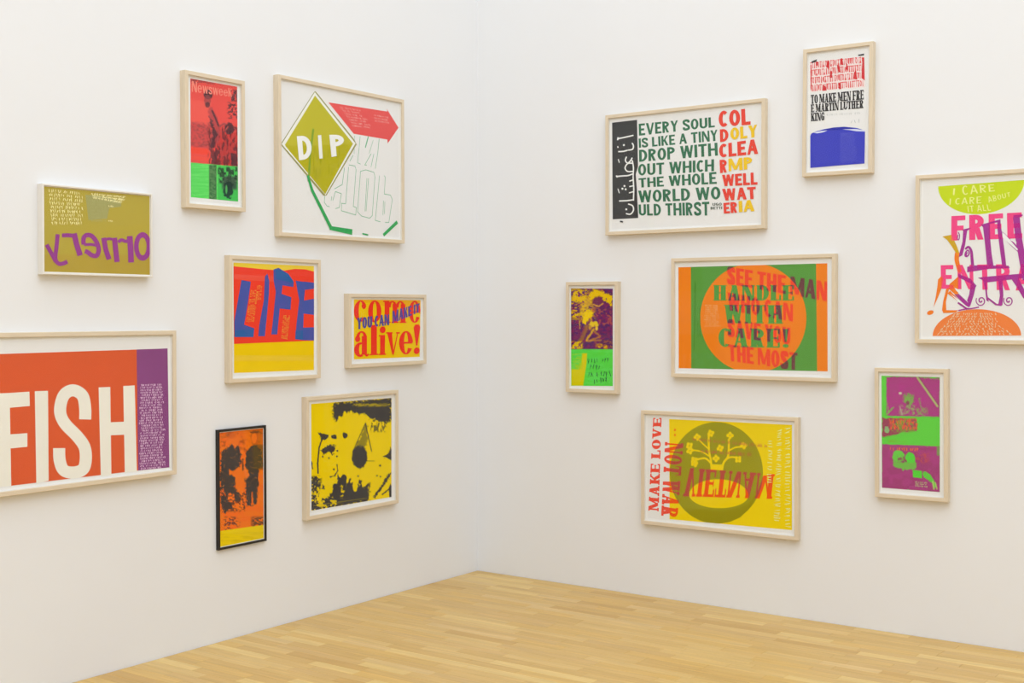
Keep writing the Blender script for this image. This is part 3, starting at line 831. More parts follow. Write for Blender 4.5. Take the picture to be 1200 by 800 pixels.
# yellow and black flowers
f = Frame('L', 1.469, .764, .502, 1.124, -.13, 'squarish yellow and black print of rough petals around a dark seed head').cal((345, 450), 4.846)
def p_flower(X, Y):
    p = Paint(X, Y, (232, 200, 4)); dk = (64, 60, 58)
    p.poly([(225, 110), (551, 75), (551, 215), (500, 218), (460, 205), (420, 185), (400, 165), (345, 165), (300, 160), (260, 200), (232, 215), (215, 170)], dk, rough=11, sc=8, soft=9)
    p.mix(p.box(330, 108, 545, 128, 8) * (fbm(X / 10, Y / 6, 8) > .5), (170, 150, 24), .8); p.mix(p.box(345, 112, 540, 122, 7), (196, 172, 20), .5)
    p.poly([(240, 215), (262, 190), (300, 166), (345, 178), (420, 190), (428, 250), (300, 260), (250, 260)], (232, 200, 4), rough=9, sc=7, soft=4)
    p.mottle(7, 16, .55, dk, .7, seed=4, mask=p.box(430, 200, 520, 270, 14))
    p.poly([(97, 545), (120, 530), (140, 560), (190, 600), (230, 560), (255, 505), (285, 520), (318, 540), (345, 600), (372, 545), (400, 560), (425, 575), (415, 625), (412, 668), (240, 695), (97, 718)], dk, rough=14, sc=10, soft=4)
    p.poly([(130, 590), (185, 590), (215, 600), (190, 640), (150, 660), (125, 680), (135, 630)], (232, 200, 4), 1, rough=9, sc=9, soft=4); p.mottle(13, 13, .62, (226, 196, 8), .95, seed=7, soft=.05, mask=p.box(105, 560, 290, 700, 16), n=2)
    p.mottle(12, 12, .54, dk, .95, seed=9, mask=p.box(90, 525, 150, 600, 20), n=2)
    for i, (x, y, w_, h_, a_) in enumerate([(238, 238, 11, 26, -30), (262, 205, 11, 26, -20), (290, 178, 10, 24, -12), (322, 172, 10, 24, 0), (352, 182, 12, 20, 8), (385, 186, 12, 18, 0), (214, 262, 9, 18, -50)]): p.ell(x, y, w_, h_, (232, 200, 4), rot=a_, rough=.15, soft=.2)
    for x, y, h_ in ((262, 505, 24), (300, 530, 34), (345, 575, 34), (395, 565, 26), (232, 560, 34), (205, 590, 28)): p.ell(x, y, 13, h_, (232, 200, 4), rough=.3, soft=.2)
    p.ell(280, 545, 16, 30, dk, rough=.4); p.ell(240, 610, 22, 50, dk, rough=.4)
    p.poly([(235, 640), (330, 640), (420, 560), (420, 660), (240, 690)], dk, .9, rough=8, sc=8)
    p.line([(110, 690), (400, 648)], 2.5, (180, 160, 24), .8)
    p.ell(370, 412, 44, 66, dk, rough=.16, sc=7, soft=.1)
    p.poly([(403, 222), (414, 240), (418, 300), (405, 355), (350, 350), (378, 290)], (128, 116, 40), .85, rough=9, sc=7, soft=8); p.line([(403, 222), (438, 380)], 5, dk, .9, soft=4); p.line([(402, 225), (340, 365)], 4, dk, .8, soft=4)
    p.line([(412, 436), (455, 436)], 3, dk, .8)
    p.poly([(135, 275), (195, 288), (185, 312), (152, 318)], dk, rough=4); p.line([(158, 310), (140, 360), (132, 450), (134, 505)], 8, dk, rough=2); p.ell(226, 298, 14, 12, dk, rough=.6); p.ell(288, 290, 13, 14, dk, rough=.7)
    p.poly([(150, 375), (190, 345), (232, 345), (234, 372), (220, 395), (200, 385), (165, 404)], dk, rough=7, sc=7); p.line([(205, 380), (215, 402)], 5, dk)
    p.line([(242, 458), (246, 490), (228, 520), (205, 526)], 6, dk, rough=3); p.ell(224, 485, 6, 8, dk, rough=.5)
    p.line([(97, 440), (104, 480)], 6, dk, rough=3)
    p.poly([(500, 405), (535, 400), (540, 370), (551, 355), (551, 430), (530, 418), (505, 415)], dk, rough=6, sc=7)
    p.poly([(551, 498), (540, 530), (500, 590), (455, 648), (448, 640), (500, 565), (530, 510)], dk, rough=5, sc=7); p.line([(551, 585), (500, 625)], 7, dk, rough=2); p.ell(545, 610, 8, 40, dk, rough=.5)
    p.line([(430, 560), (412, 640)], 5, dk, .9, rough=5)
    for x, y in ((160, 412), (196, 420), (242, 410), (244, 378), (362, 522), (470, 520), (488, 524), (486, 462)): p.ell(x, y, 5, 5, dk, rough=.6, soft=.4)
    return p.c
f.field([(95, 112), (551, 78), (551, 640), (97, 718)], p_flower)
f.flush()

# ------------------------------------------------------------------ right wall
f = Frame('R', 1.865, .916, 1.978, 2.642, .09, 'wide white print of green words beginning EVERY SOUL beside a black strip').cal((700, 105), 4.443)
f.ink('print', f.polys([[(77, 172), (207, 157), (212, 400), (200, 440), (206, 520), (213, 668), (80, 675)]]), (66, 66, 66))
GN = (62, 112, 84); SR = dict(t=.215, h=.17, gap=.09, space=.32)
r = random.Random(3)
def cutword(txt, q, col, **k):
    kk = dict(SR); kk.update(k); P = layout(txt, glyph, **kk); f.ink('lettering', f.quad(P, q), col)
for t, q in (('EVERY SOUL', [(215, 178), (610, 142), (612, 195), (217, 240)]), ('IS LIKE A TINY', [(215, 255), (625, 208), (628, 266), (217, 303)]), ('DROP WITH', [(217, 314), (625, 276), (628, 343), (218, 376)]),
             ('OUT WHICH', [(212, 388), (608, 362), (608, 424), (213, 448)]), ('THE WHOLE', [(215, 462), (620, 428), (622, 490), (217, 510)]), ('WORLD WO', [(213, 526), (640, 504), (642, 570), (215, 588)]), ('ULD THIRST', [(215, 598), (583, 583), (585, 655), (217, 655)])):
    cutword(t, q, GN)
cutword('UGO', [(600, 590), (648, 588), (648, 603), (600, 604)], (90, 100, 90)); cutword('BETTI', [(590, 610), (650, 608), (650, 622), (590, 624)], (90, 100, 90))
RR, YY = (222, 72, 58), (240, 190, 44)
for t, q, c in (('COL', [(632, 112), (795, 98), (799, 182), (633, 196)], RR), ('D', [(638, 207), (683, 203), (683, 268), (640, 273)], RR), ('OLY', [(692, 200), (832, 182), (834, 246), (694, 262)], YY), ('CLEA', [(634, 285), (835, 256), (838, 334), (636, 354)], RR),
                ('R', [(637, 366), (676, 362), (678, 430), (640, 435)], RR), ('MP', [(683, 360), (806, 350), (808, 412), (685, 425)], YY), ('WELL', [(650, 444), (833, 430), (835, 494), (652, 503)], RR), ('WAT', [(650, 517), (825, 505), (828, 568), (656, 578)], RR),
                ('ER', [(657, 590), (728, 583), (732, 640), (660, 645)], RR), ('IA', [(736, 580), (816, 572), (820, 632), (738, 638)], YY)):
    cutword(t, q, c, t=.26, h=.2, gap=.08)
f.cal((710, 130), 5.71)
P = []
for pts, w in (([(82, 186), (130, 176), (186, 163)], 9), ([(84, 176), (80, 196)], 10), ([(84, 272), (120, 270), (148, 262)], 9), ([(80, 236), (84, 246)], 8), ([(176, 214), (186, 232), (180, 256), (150, 262)], 9), ([(84, 322), (92, 346)], 6),
               ([(140, 306), (132, 330), (146, 348), (166, 334), (178, 312)], 9), ([(178, 330), (186, 380), (184, 440), (188, 520), (186, 600)], 9), ([(184, 350), (148, 352), (130, 380), (146, 404), (184, 404)], 9), ([(76, 438), (120, 434), (150, 432), (184, 420)], 9), ([(70, 432), (80, 444)], 10),
               ([(186, 460), (158, 470)], 8), ([(188, 500), (158, 506)], 8), ([(186, 540), (156, 548)], 8), ([(82, 520), (92, 550)], 6), ([(90, 602), (140, 600), (184, 594)], 9), ([(150, 622), (180, 634), (186, 664), (166, 690), (136, 686)], 9)):
    P += stroke(pts, w)
for x, y in ((122, 228), (126, 502), (134, 524), (112, 520), (138, 658)): P.append(ell(x, y, 7, 7, n=10))
P2 = stroke([(96, 738), (116, 742)], 10)
f.ink('lettering', f.polys(P), (236, 230, 226)); f.ink('lettering', f.polys(P2), (60, 60, 60))
f.flush()

# narrow white print: red letter block, black words, blue block
f = Frame('R', 2.424, 2.067, 2.227, 2.862, -.37, 'narrow white print with red and black letters above a solid blue block').cal((930, 40), 4.573)
f.ink('print', f.polys([[(88, 150), (380, 120), (384, 284), (90, 310)]]), (240, 214, 210))
r = random.Random(9); P, Pk, Pg = [], [], []
for row in range(4):
    x = 0.
    while x < .97:
        w = .012 + r.random() * .016; k = r.random(); y0 = row / 4 + .02; y1 = y0 + .21
        if k < .35: P.append([(x, y0), (x + w, y0), (x + w * .7, y1), (x + .004, y1)])
        elif k < .55: P.append([(x, y0 + .05), (x + w, y0), (x + w * 1.2, y1), (x - .004, y1 - .04)])
        elif k < .7: P += ring(x + .018, (y0 + y1) / 2, .018, .1, .006, .06, n=10); w = .036
        elif k < .8: P.append([(x - .006, y0), (x + .03, y0), (x + .026, y0 + .08), (x, y0 + .08)]); P.append([(x + .006, y0), (x + .018, y0), (x + .018, y1), (x + .006, y1)]); w = .03
        else: P.append([(x + .004, y0), (x + .012, y0), (x + .012, y1), (x + .004, y1)])
        if r.random() < .5: P.append([(x - .004, y1 - .03), (x + .03, y1 - .03), (x + .03, y1), (x - .004, y1)])
        x += w + .012
Q = [(90, 148), (378, 116), (382, 282), (92, 310)]
f.ink('lettering', f.quad(P, Q), (214, 96, 96), )
P = [[(.52, .55), (.56, .55), (.55, .75), (.5, .8)], [(.22, .0), (.3, .0), (.29, .12), (.23, .2)], [(.36, .4), (.41, .4), (.4, .62), (.37, .62)], [(.8, .3), (.86, .25), (.85, .55), (.81, .5)], [(.94, .3), (1., .2), (1., .95), (.97, .95)], [(.0, .1), (.02, .1), (.02, .9), (.0, .9)], [(.53, 0), (.57, 0), (.56, .22), (.52, .2)], [(.3, .75), (.36, .72), (.35, .98), (.32, .98)], [(.56, .8), (.62, .78), (.6, 1), (.57, 1)], [(.66, .62), (.7, .6), (.69, .8), (.67, .8)], [(.11, .85), (.15, .85), (.14, .98), (.11, .98)]]
f.ink('lettering', f.quad(P, Q), (200, 52, 56))
f.ink('lettering', f.polys([[(96, 146), (126, 134), (122, 148), (98, 156)], [(345, 110), (378, 104), (378, 114), (348, 118)]]), (70, 66, 66))
SL = dict(t=.3, h=.12, b=.13, o=.07, gap=.03, space=.26)
for t, q in (('TO MAKE MEN FRE', [(92, 326), (376, 298), (376, 350), (93, 374)]), ('E MARTIN LUTHER', [(92, 377), (374, 352), (374, 396), (93, 420)]), ('KING', [(93, 423), (165, 417), (165, 462), (93, 467)])):
    f.ink('lettering', f.quad(layout(t, glyph, **SL), q), (56, 54, 54))
f.scribble([(175, 425), (365, 412), (366, 432), (175, 442)], 1, (170, 172, 170), 41, w=.0011)
f.scribble([(305, 455), (352, 450), (352, 482), (305, 485)], 1, (160, 164, 166), 42, w=.0013)
f.ink('blue_block', f.polys([[(90, 545), (96, 532), (125, 520), (160, 510), (215, 500), (270, 496), (340, 503), (383, 516), (382, 600), (380, 693), (235, 704), (90, 717)]]), (62, 66, 182))
f.ink('blue_block', f.polys([[(150, 513), (215, 500), (270, 496), (335, 502), (300, 510), (200, 516)]]), (48, 52, 158))
f.ink('blue_block', f.polys([[(108, 527), (150, 518), (182, 516), (160, 526), (125, 532)], [(262, 510), (330, 508), (383, 514), (383, 522), (335, 520), (300, 514)]]), (206, 210, 236))
f.scribble([(245, 530), (340, 525), (355, 680), (248, 690)], 17, (112, 116, 204), 43, w=.001, ragged=.25)
f.scribble([(110, 545), (200, 540), (200, 690), (110, 695)], 15, (80, 84, 192), 44, w=.001, ragged=.4)
f.flush()

# big print partly outside the view: FREE / ENTRA over purple shapes
f = Frame('R', 3.576, 2.633, 1.4033, 2.1989, 0, 'white print with a green half circle above pink word FREE, cut by right edge').cal((1060, 190), 3.636)
def halfell(A, B, dep, up):
    cx, cy = (A[0] + B[0]) / 2, (A[1] + B[1]) / 2; ux, uy = (B[0] - A[0]) / 2, (B[1] - A[1]) / 2
    return [(cx - ux * math.cos(math.pi * i / 28), cy - uy * math.cos(math.pi * i / 28) + up * dep * math.sin(math.pi * i / 28)) for i in range(29)]
f.ink('green_half_circle', f.polys([halfell((143, 103), (511, 75), 132, 1)]), (190, 208, 30))
f.ink('orange_half_circle', f.polys([halfell((120, 740), (497, 738), 113, -1)]), (238, 126, 62))
f.cal((1085, 200), 8.)
TH = dict(t=.13, h=.12, gap=.18, space=.3)
for t, q in (('I', [(258, 165), (275, 165), (268, 228), (254, 228)]), ('CARE', [(338, 140), (640, 128), (648, 190), (345, 230)]), ("I CARE", [(225, 262), (520, 240), (520, 305), (220, 320)]), ('ABOUT', [(575, 245), (790, 200), (795, 240), (590, 300)]), ('IT ALL', [(390, 330), (600, 315), (612, 372), (395, 388)])):
    f.ink('lettering', f.quad(layout(t, glyph, **TH), q), (226, 236, 140))
pk = f.quad(layout('FREE', glyph, t=.27, h=.19, gap=.17), [(240, 425), (898, 390), (905, 632), (238, 655)])
f.cal((1075, 290), 7.273)
pk += f.quad(layout('ENTRA', glyph, t=.24, h=.17, gap=.2), [(200, 150), (975, 138), (985, 368), (202, 350)])
f.cal((1060, 190), 3.636)
f.cal((1095, 240), 10.)
S = lambda pts, w, w1=None, sm=True, k=5: stroke([f.loc(p) for p in pts], w / 10 * .0065, smooth=sm, w1=w1 and w1 / 10 * .0065, k=k)
pu = f.polys([[(545, 232), (775, 168), (768, 190), (735, 205), (640, 225), (570, 262)], [(568, 240), (650, 216), (655, 400), (672, 580), (695, 720), (620, 735), (600, 520), (585, 380)], [(735, 190), (775, 175), (778, 280), (742, 270)],
     [(735, 255), (785, 280), (820, 520), (845, 735), (798, 740), (768, 520)], [(925, 120), (1035, 112), (1035, 128), (1000, 140), (935, 150)], [(922, 142), (1000, 134), (1025, 380), (1085, 700), (1110, 900), (1035, 880), (985, 600), (945, 360)],
     [(775, 300), (830, 340), (990, 500), (990, 562), (900, 480), (790, 370)], [(385, 725), (470, 708), (870, 712), (885, 742), (640, 750), (385, 790)], [(318, 292), (415, 268), (430, 275), (375, 310), (350, 310)], [(338, 305), (384, 305), (360, 470), (328, 590), (286, 612), (300, 540), (330, 430)]])
pu += S([(385, 555), (372, 590), (395, 595), (408, 560), (392, 530), (365, 560), (362, 600), (390, 605)], 9) + S([(362, 520), (400, 492), (432, 540), (440, 620), (448, 710)], 14, 22) + S([(280, 320), (296, 360), (285, 410), (270, 395), (278, 350)], 6)
f.cal((1085, 300), 10.43)
pu += f.polys([[(395, 215), (545, 275), (620, 362), (605, 385), (540, 330), (400, 260)], [(548, 345), (612, 365), (585, 480), (540, 618), (505, 540), (530, 470)], [(350, 470), (400, 460), (540, 590), (530, 625), (480, 600)],
     [(635, 265), (700, 255), (1190, 212), (1260, 205), (1260, 260), (720, 325), (690, 290)], [(700, 300), (740, 300), (752, 470), (770, 560), (740, 540), (725, 400)], [(880, 250), (935, 250), (948, 480), (935, 600), (885, 600), (905, 480)], [(750, 520), (770, 500), (880, 585), (935, 560), (925, 610), (850, 600)],
     [(1015, 235), (1110, 225), (1240, 480), (1240, 560), (1190, 510), (1100, 360)]])
pu += S([(398, 560), (450, 600), (510, 645)], 24, 18) + S([(400, 665), (470, 650), (560, 640), (650, 622)], 9)
for cx in (675, 1012):
    pu += S([(cx + rr * math.cos(t_), 545 + rr * 1.1 * math.sin(t_)) for t_, rr in [(i * .62, 6 + i * 3.6) for i in range(17)]], 10, 6, k=3)
og = f.polys([[(0, 0), (1, 0), (0, 1)]])[:0]
f.cal((1095, 240), 10.)
og += f.polys([[(95, 370), (200, 350), (225, 400), (262, 480), (292, 560), (285, 620), (250, 560), (200, 480), (150, 410)]])
oo = S([(270, 560), (262, 640), (285, 740), (300, 790)], 34, 26)
f.cal((1085, 300), 10.43)
oo += f.polys([[(150, 285), (195, 240), (215, 280), (190, 400), (150, 500), (95, 625), (125, 480), (140, 380)], [(400, 245), (400, 290), (395, 500), (280, 400), (290, 340), (350, 290)], [(250, 400), (290, 380), (265, 470), (245, 560), (250, 660), (400, 662), (360, 690), (215, 695), (198, 660), (215, 540)]])
odot = f.polys([ell(55, 690, 42, 26, rot=-20, n=16)])
oo += S([(280, 440), (400, 545)], 26, 12, sm=False)
def c_free(fl):
    m = {frozenset('p'): (236, 72, 130), frozenset('v'): (160, 54, 142), frozenset('pv'): (176, 36, 128), frozenset('g'): (200, 160, 40), frozenset('o'): (244, 122, 40),
         frozenset('gp'): (236, 96, 92), frozenset('op'): (240, 84, 70), frozenset('ov'): (170, 80, 110), frozenset('gv'): (160, 80, 110), frozenset('go'): (240, 140, 40)}
    return ('lettering' if fl & set('pv') else ('olive_shape' if 'g' in fl else 'orange_shape')), m.get(fl, (176, 60, 100))
BX = (-f.iw + .004, f.iw - .004, -f.ih + .004, f.ih - .004)
cl = lambda P: f.clip(ear(P), BX)
f.overlay([('p', cl(pk)), ('v', cl(pu)), ('g', cl(og)), ('o', cl(oo))], c_free)
f.cal((1060, 190), 3.636)
f.cal((1095, 240), 10.); P = f.polys([[(795, 320), (830, 345), (980, 520), (972, 535), (800, 385)], [(880, 400), (965, 435), (960, 450), (885, 412)]])
f.cal((1085, 300), 10.43); P += f.polys([[(350, 385), (395, 405), (510, 530), (495, 540), (375, 425)], [(765, 485), (880, 575), (872, 586), (765, 505)], [(300, 460), (420, 545), (520, 630), (505, 632), (400, 560)]])
f.ink('orange_dot', odot, (244, 122, 40))
for q in P: f.ink('white_accent', [q], (236, 232, 228)); f.cal((1060, 190), 3.636)
f.scribble([(215, 640), (400, 640), (490, 736), (135, 736)], 9, (252, 200, 160), 51, w=.0032, tall=.8)
f.flush()

# narrow yellow / purple print over green
f = Frame('R', .995, .655, 1.10, 1.722, -.13, 'narrow purple and yellow photographic print above a bright green handwritten band').cal((650, 320), 5.333)
def p_eye(X, Y):
    p = Paint(X, Y, (96, 44, 88)); ye = (222, 186, 8)
    p.mottle(18, 14, .52, (128, 40, 92), .8, seed=2); p.mottle(14, 10, .58, (66, 40, 110), .6, seed=3)
    p.mottle(15, 9, .46, ye, .95, seed=5, soft=.14, mask=p.box(95, 90, 210, 290, 40)); p.mottle(12, 9, .44, (216, 170, 40), .8, seed=6, soft=.12, mask=p.box(160, 150, 250, 300, 30))
    p.ell(262, 150, 50, 50, ye, soft=.3, rough=.25, sc=10); p.ell(270, 178, 38, 30, (112, 50, 84), rot=-15, soft=.4, rough=.25); p.line([(240, 195), (275, 208), (302, 190)], 8, (224, 170, 60), .9, soft=5, rough=3)
    p.poly([(305, 120), (345, 130), (363, 150), (363, 205), (325, 180), (300, 150)], ye, rough=12, sc=9, soft=8)
    p.poly([(175, 235), (245, 230), (240, 265), (205, 300), (190, 330), (172, 300), (180, 260)], (230, 196, 4), rough=10, sc=8, soft=8)
    p.line([(205, 330), (180, 390), (150, 440)], 24, (168, 116, 44), .7, soft=14, rough=8); p.line([(155, 300), (158, 345)], 8, (206, 164, 50), .8, rough=4)
    p.ell(245, 318, 28, 17, (220, 190, 40), soft=.4, rough=.5, sc=8); p.ell(222, 340, 10, 14, (190, 140, 50), soft=.5); p.ell(262, 345, 9, 14, (226, 190, 60), soft=.5)
    p.line([(245, 350), (210, 400), (200, 420)], 13, (216, 170, 40), .9, soft=8, rough=4); p.line([(250, 365), (285, 395), (215, 425)], 11, (190, 130, 50), .8, soft=8, rough=4); p.line([(200, 422), (290, 418)], 8, (206, 150, 50), .7, soft=6)
    p.mottle(14, 12, .6, (180, 90, 70), .7, seed=11, mask=p.box(230, 215, 363, 330, 20))
    p.mottle(9, 9, .45, ye, .95, seed=13, mask=p.box(98, 425, 175, 475, 14)); p.ell(282, 452, 19, 14, ye, soft=.4, rough=.4); p.ell(318, 462, 15, 12, ye, soft=.4, rough=.4); p.mottle(10, 10, .52, (160, 90, 60), .9, seed=14, mask=p.box(250, 420, 363, 475, 14))
    g = np.clip((Y - 475) / 4 + .5, 0, 1); p.mix(g, (84, 208, 68)); p.mottle(50, 14, .55, (96, 216, 96), .5, seed=15, mask=g)
    p.poly([(104, 600), (150, 600), (165, 560), (172, 500), (203, 500), (200, 560), (178, 705), (104, 703)], (206, 196, 8), soft=7)
    p.mottle(24, 3.5, .52, (170, 204, 30), .8, seed=17, mask=p.box(108, 500, 172, 600, 6))
    return p.c
f.field([(102, 94), (363, 97), (363, 705), (103, 703)], p_eye)
DG = (38, 96, 58)
for q, sd, n in (([(205, 525), (360, 520), (360, 550), (207, 562)], 61, 1), ([(215, 562), (290, 562), (290, 600), (212, 600)], 62, 1), ([(205, 612), (362, 600), (362, 640), (207, 652)], 63, 1), ([(235, 655), (335, 640), (335, 672), (238, 690)], 64, 1)):
    f.scribble(q, n, DG, sd, w=.0042, tall=.9, dens=1.1, fill=1.0)
f.flush()

# handle with care
f = Frame('R', 2.241, 1.328, 1.205, 1.84, .07, 'wide green and orange print with HANDLE WITH CARE in a big circle').cal((775, 285), 4.705)
AR = [(94, 132), (915, 110), (917, 706), (96, 688)]
lo = f.polys([AR])[0]; BX = (min(p[0] for p in lo), max(p[0] for p in lo), min(p[1] for p in lo), max(p[1] for p in lo))
base = f.polys([AR])
circ = f.polys([ell(507, 412, 293, 302, n=64)])[0]
grn = f.polys([[(163, 130), (853, 111), (859, 705), (165, 690)]])
redp = []
for t, q in (('SEE THE MAN', [(362, 128), (915, 212), (912, 320), (362, 222)]), ('WHO CAN', [(365, 270), (726, 335), (726, 432), (365, 368)]), ('SAVE YOU', [(365, 418), (712, 465), (712, 560), (365, 512)]), ('THE MOST', [(368, 556), (752, 604), (750, 700), (372, 648)])):
    redp += f.quad(layout(t, glyph, t=.32, h=.17, gap=.07, space=.3), q)
f.cal((820, 305), 10.); gt = f.quad(layout('HANDLE', glyph, t=.34, h=.07, b=.06, o=.05, gap=.08), [(160, 290), (1105, 290), (1105, 470), (160, 470)])
gt += f.quad(layout('WITH', glyph, t=.34, h=.07, b=.06, o=.05, gap=.1), [(285, 520), (970, 525), (975, 742), (285, 735)])
f.cal((820, 365), 7.5); gt += f.quad(layout('CARE!', glyph, t=.32, h=.07, b=.06, o=.05, gap=.1), [(165, 145), (790, 152), (790, 318), (165, 310)])
cl = lambda P: f.clip(ear(P), BX)
def c_care(fl):
    if 'B' not in fl: return None
    green = ('t' in fl) or ('g' in fl and 'c' not in fl); red = 'r' in fl
    if green and red: return 'lettering', (100, 62, 72) if 'c' in fl else (108, 66, 66)
    if red: return 'lettering', (252, 72, 46)
    if green: return ('lettering' if 't' in fl else 'print'), ((84, 148, 66) if 't' in fl else (88, 148, 62))
    return 'print', (252, 126, 30)
f.overlay([('B', base), ('g', grn), ('c', cl([circ])), ('r', cl(redp)), ('t', cl(gt))], c_care)
f.cal((775, 285), 4.705)
f.scribble([(232, 335), (325, 340), (345, 460), (234, 462)], 11, (252, 190, 130), 71, w=.0013, ragged=.5)
r = random.Random(8); P = []
for i in range(14):
    x = 176 + r.random() * 110; y0 = 140 + r.random() * 300; d = 60 + r.random() * 220
    if ((x - 507) / 300) ** 2 + ((y0 - 412) / 310) ** 2 > 1 and ((x - 507) / 300) ** 2 + ((y0 + d - 412) / 310) ** 2 > 1 and y0 + d < 685 and x < 218: P += stroke([f.loc((x, y0)), f.loc((x + r.uniform(-4, 4), y0 + d))], .004, smooth=False)
f.ink('print', P, (74, 132, 50))
f.flush()

# make love not war
f = Frame('R', 2.049, 1.145, .399, 1.019, .19, 'wide yellow print with an olive circle and red words MAKE LOVE NOT WAR').cal((740, 470), 4.705)
YA = f.polys([[(208, 98), (885, 130), (885, 710), (210, 650)]])
disc = f.polys([ell(468, 395, 257, 280, n=60)])
hill = f.polys([halfell((318, 515), (645, 520), 88, -1)[::-1] + halfell((318, 515), (645, 520), 72, 1)[1:-1]])
tree = []
f.cal((790, 495), 10.)
T = lambda pts, w: stroke([f.loc(p) for p in pts], w)
tree += T([(440, 560), (430, 440), (410, 340), (405, 180), (415, 120)], .012) + T([(560, 560), (580, 470), (630, 400), (640, 300), (640, 190)], .012) + T([(425, 470), (370, 420), (300, 425), (250, 445)], .011) + T([(600, 440), (660, 405), (740, 410)], .009)
tree += T([(640, 330), (720, 290), (800, 285)], .008) + T([(405, 310), (340, 250), (290, 200)], .008) + T([(420, 400), (320, 340), (200, 320)], .008) + T([(440, 520), (560, 525)], .03)
for x, y in ((430, 125), (655, 150), (270, 170), (180, 270), (185, 330), (235, 440), (240, 480), (750, 430), (540, 300), (815, 270), (490, 420)):
    for k in range(4): tree.append([f.loc(p) for p in ell(x + 26 * math.cos(k * 1.6 + x), y + 24 * math.sin(k * 1.6 + x), 19, 22, n=9)])
f.cal((740, 470), 4.705)
rd = []
SL = dict(t=.26, h=.12, b=.14, o=.07, gap=.08, space=.3)
rd += f.quad(layout('MAKE LOVE', glyph, **SL), [(93, 602), (120, 92), (166, 92), (150, 607)])
rd += f.quad(layout('NOT WAR', glyph, **SL), [(287, 232), (254, 645), (164, 628), (185, 224)])
rd += f.polys([ell(240, 158, 6, 6, n=10), ell(240, 186, 6, 6, n=10)])
rd += f.quad(layout('VIETNAM', glyph, t=.26, h=.1, b=.1, o=.06, gap=.05), [(284, 524), (775, 538), (790, 402), (302, 366)])
cl = lambda P: f.clip(ear(P), (-f.iw + .004, f.iw - .004, -f.ih + .004, f.ih - .004))
def c_war(fl):
    y = 'Y' in fl; ol = 'd' in fl and 'h' not in fl and 't' not in fl
    if 'r' in fl: return 'lettering', (178, 74, 60) if (ol and y) else ((242, 84, 12) if y else (228, 78, 58))
    if y: return 'print', (152, 146, 24) if ol else (234, 202, 6)
    return None
f.overlay([('Y', YA), ('d', cl(disc)), ('h', cl(hill)), ('t', cl(tree)), ('r', cl(rd))], c_war)
f.ink('print', f.polys([[(350, 592), (430, 604), (520, 606), (600, 590), (650, 560), (690, 505), (660, 580), (600, 640), (540, 666), (470, 674), (400, 664), (330, 630), (290, 590)]]), (146, 138, 12))
for q, sd, c in (([(755, 262), (305, 215), (305, 200), (755, 240)], 81, (190, 92, 62)), ([(665, 308), (362, 285), (362, 268), (665, 285)], 82, (190, 92, 62))):
    f.scribble(q, 1, c, sd, w=.0036, tall=.9, dens=1.3, fill=1.)
WH = (246, 236, 150)
for q, sd in (([(882, 135), (884, 700), (850, 700), (850, 140)], 83), ([(835, 140), (828, 660), (790, 655), (808, 145)], 84), ([(785, 215), (780, 460), (750, 455), (756, 210)], 85)):
    f.scribble(q, 1, WH, sd, w=.0028, tall=.9, dens=1.3, fill=1.)
f.flush()

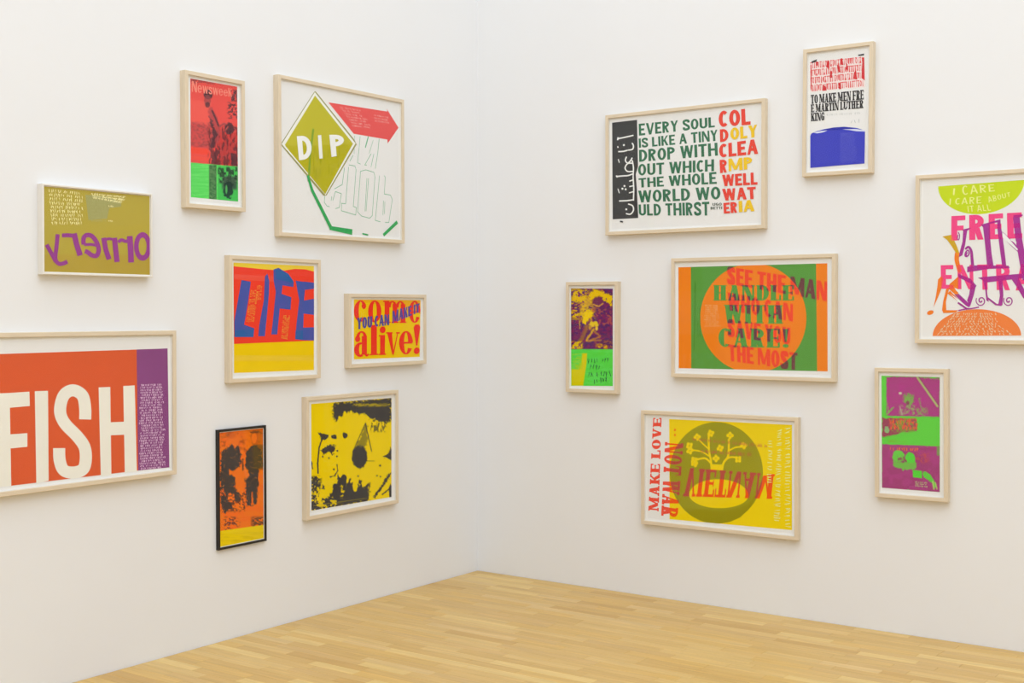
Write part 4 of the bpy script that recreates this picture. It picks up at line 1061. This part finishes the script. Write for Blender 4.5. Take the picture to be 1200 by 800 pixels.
# purple and green print, far right low
f = Frame('R', 2.79, 2.441, .657, 1.283, .41, 'narrow magenta and green print of three picture panels, lowest on the right').cal((1010, 420), 4.575)
def p_scene(X, Y):
    pu = (164, 66, 126); gn = (96, 200, 66)
    p = Paint(X, Y, gn)
    p.poly([(132, 98), (300, 100), (418, 114), (416, 312), (132, 306)], pu, soft=5, rough=2); p.mottle(30, 9, .55, (178, 58, 138), .6, seed=2, mask=p.box(132, 100, 416, 305))
    p.line([(298, 102), (405, 255)], 11, (164, 190, 110), .9, soft=5); p.line([(305, 98), (410, 245)], 4, (128, 84, 96), .8, soft=4)
    p.mottle(7, 7, .48, (124, 160, 84), .95, seed=4, mask=p.box(222, 190, 278, 270, 16)); p.ell(252, 222, 22, 30, (120, 170, 80), op=.8, rough=.6, sc=8); p.ell(246, 240, 9, 12, (134, 60, 90), op=.8, rough=.5, sc=6)
    p.ell(206, 186, 9, 7, (190, 190, 160), soft=.6); p.mottle(8, 8, .48, (140, 150, 96), .9, seed=6, mask=p.box(270, 265, 352, 306, 14)); p.line([(308, 215), (315, 250), (330, 290)], 9, (140, 140, 100), .8, rough=5)
    p.line([(132, 300), (168, 262)], 9, (130, 170, 90), .9, rough=5); p.line([(135, 240), (145, 290)], 5, (130, 170, 90), .7, rough=4); p.line([(205, 262), (216, 300)], 10, (176, 170, 150), .8, rough=5); p.mottle(7, 7, .56, (150, 170, 110), .8, seed=8, mask=p.box(200, 250, 290, 300, 14))
    p.poly([(110, 318), (295, 322), (295, 390), (230, 392), (160, 412), (110, 418)], (150, 70, 90), soft=5, rough=4); p.mottle(8, 8, .5, (126, 150, 60), .9, seed=9, mask=p.box(160, 322, 290, 395, 14))
    p.ell(134, 380, 14, 17, (140, 176, 120), rough=.4); p.mottle(5, 9, .54, (216, 90, 66), .95, seed=10, mask=p.box(145, 320, 300, 380, 8)); p.ell(205, 352, 20, 22, (120, 160, 60), op=.7, rough=.5)
    p.poly([(108, 458), (418, 472), (418, 716), (108, 692)], pu, soft=5, rough=2); p.mottle(40, 30, .5, (150, 62, 112), .6, seed=12, mask=p.box(108, 480, 418, 716)); p.mix(p.box(402, 470, 418, 520, 6), gn, .6)
    p.ell(196, 522, 32, 32, (104, 196, 74), rough=.15); p.ell(205, 538, 12, 9, (138, 84, 90), op=.8, rough=.6, sc=6); p.mottle(6, 6, .56, (130, 100, 90), .7, seed=14, mask=p.box(190, 520, 230, 560, 6))
    p.ell(258, 545, 28, 44, (88, 204, 66), rough=.12); p.poly([(165, 545), (235, 560), (290, 560), (292, 590), (225, 598), (168, 575)], (112, 180, 78), rough=5, soft=5); p.line([(222, 528), (238, 552)], 7, (140, 60, 90), .9, rough=3)
    p.mottle(7, 7, .54, (184, 80, 84), .8, seed=15, mask=p.box(290, 505, 360, 560, 14))
    p.poly([(272, 596), (322, 602), (322, 642), (274, 636)], (86, 204, 60), soft=4); p.poly([(326, 604), (352, 612), (382, 640), (400, 680), (392, 695), (370, 660), (330, 636)], (98, 196, 70), rough=3, soft=4)
    p.line([(380, 660), (386, 698)], 9, (170, 196, 110), .9); p.line([(394, 665), (402, 698)], 7, (170, 196, 110), .9)
    return p.c
f.field([(105, 92), (418, 100), (418, 716), (108, 692)], p_scene)
f.scribble([(145, 322), (292, 330), (292, 384), (150, 380)], 2, (226, 98, 60), 91, w=.0032, tall=.85)
f.scribble([(140, 432), (245, 436), (245, 452), (140, 448)], 1, (132, 168, 40), 92, w=.003, tall=.9)
f.scribble([(145, 470), (340, 476), (338, 496), (146, 490)], 1, (226, 110, 50), 93, w=.0036, tall=.9)
f.scribble([(285, 656), (358, 662), (358, 692), (285, 686)], 3, (176, 180, 130), 94, w=.0022)
f.flush()
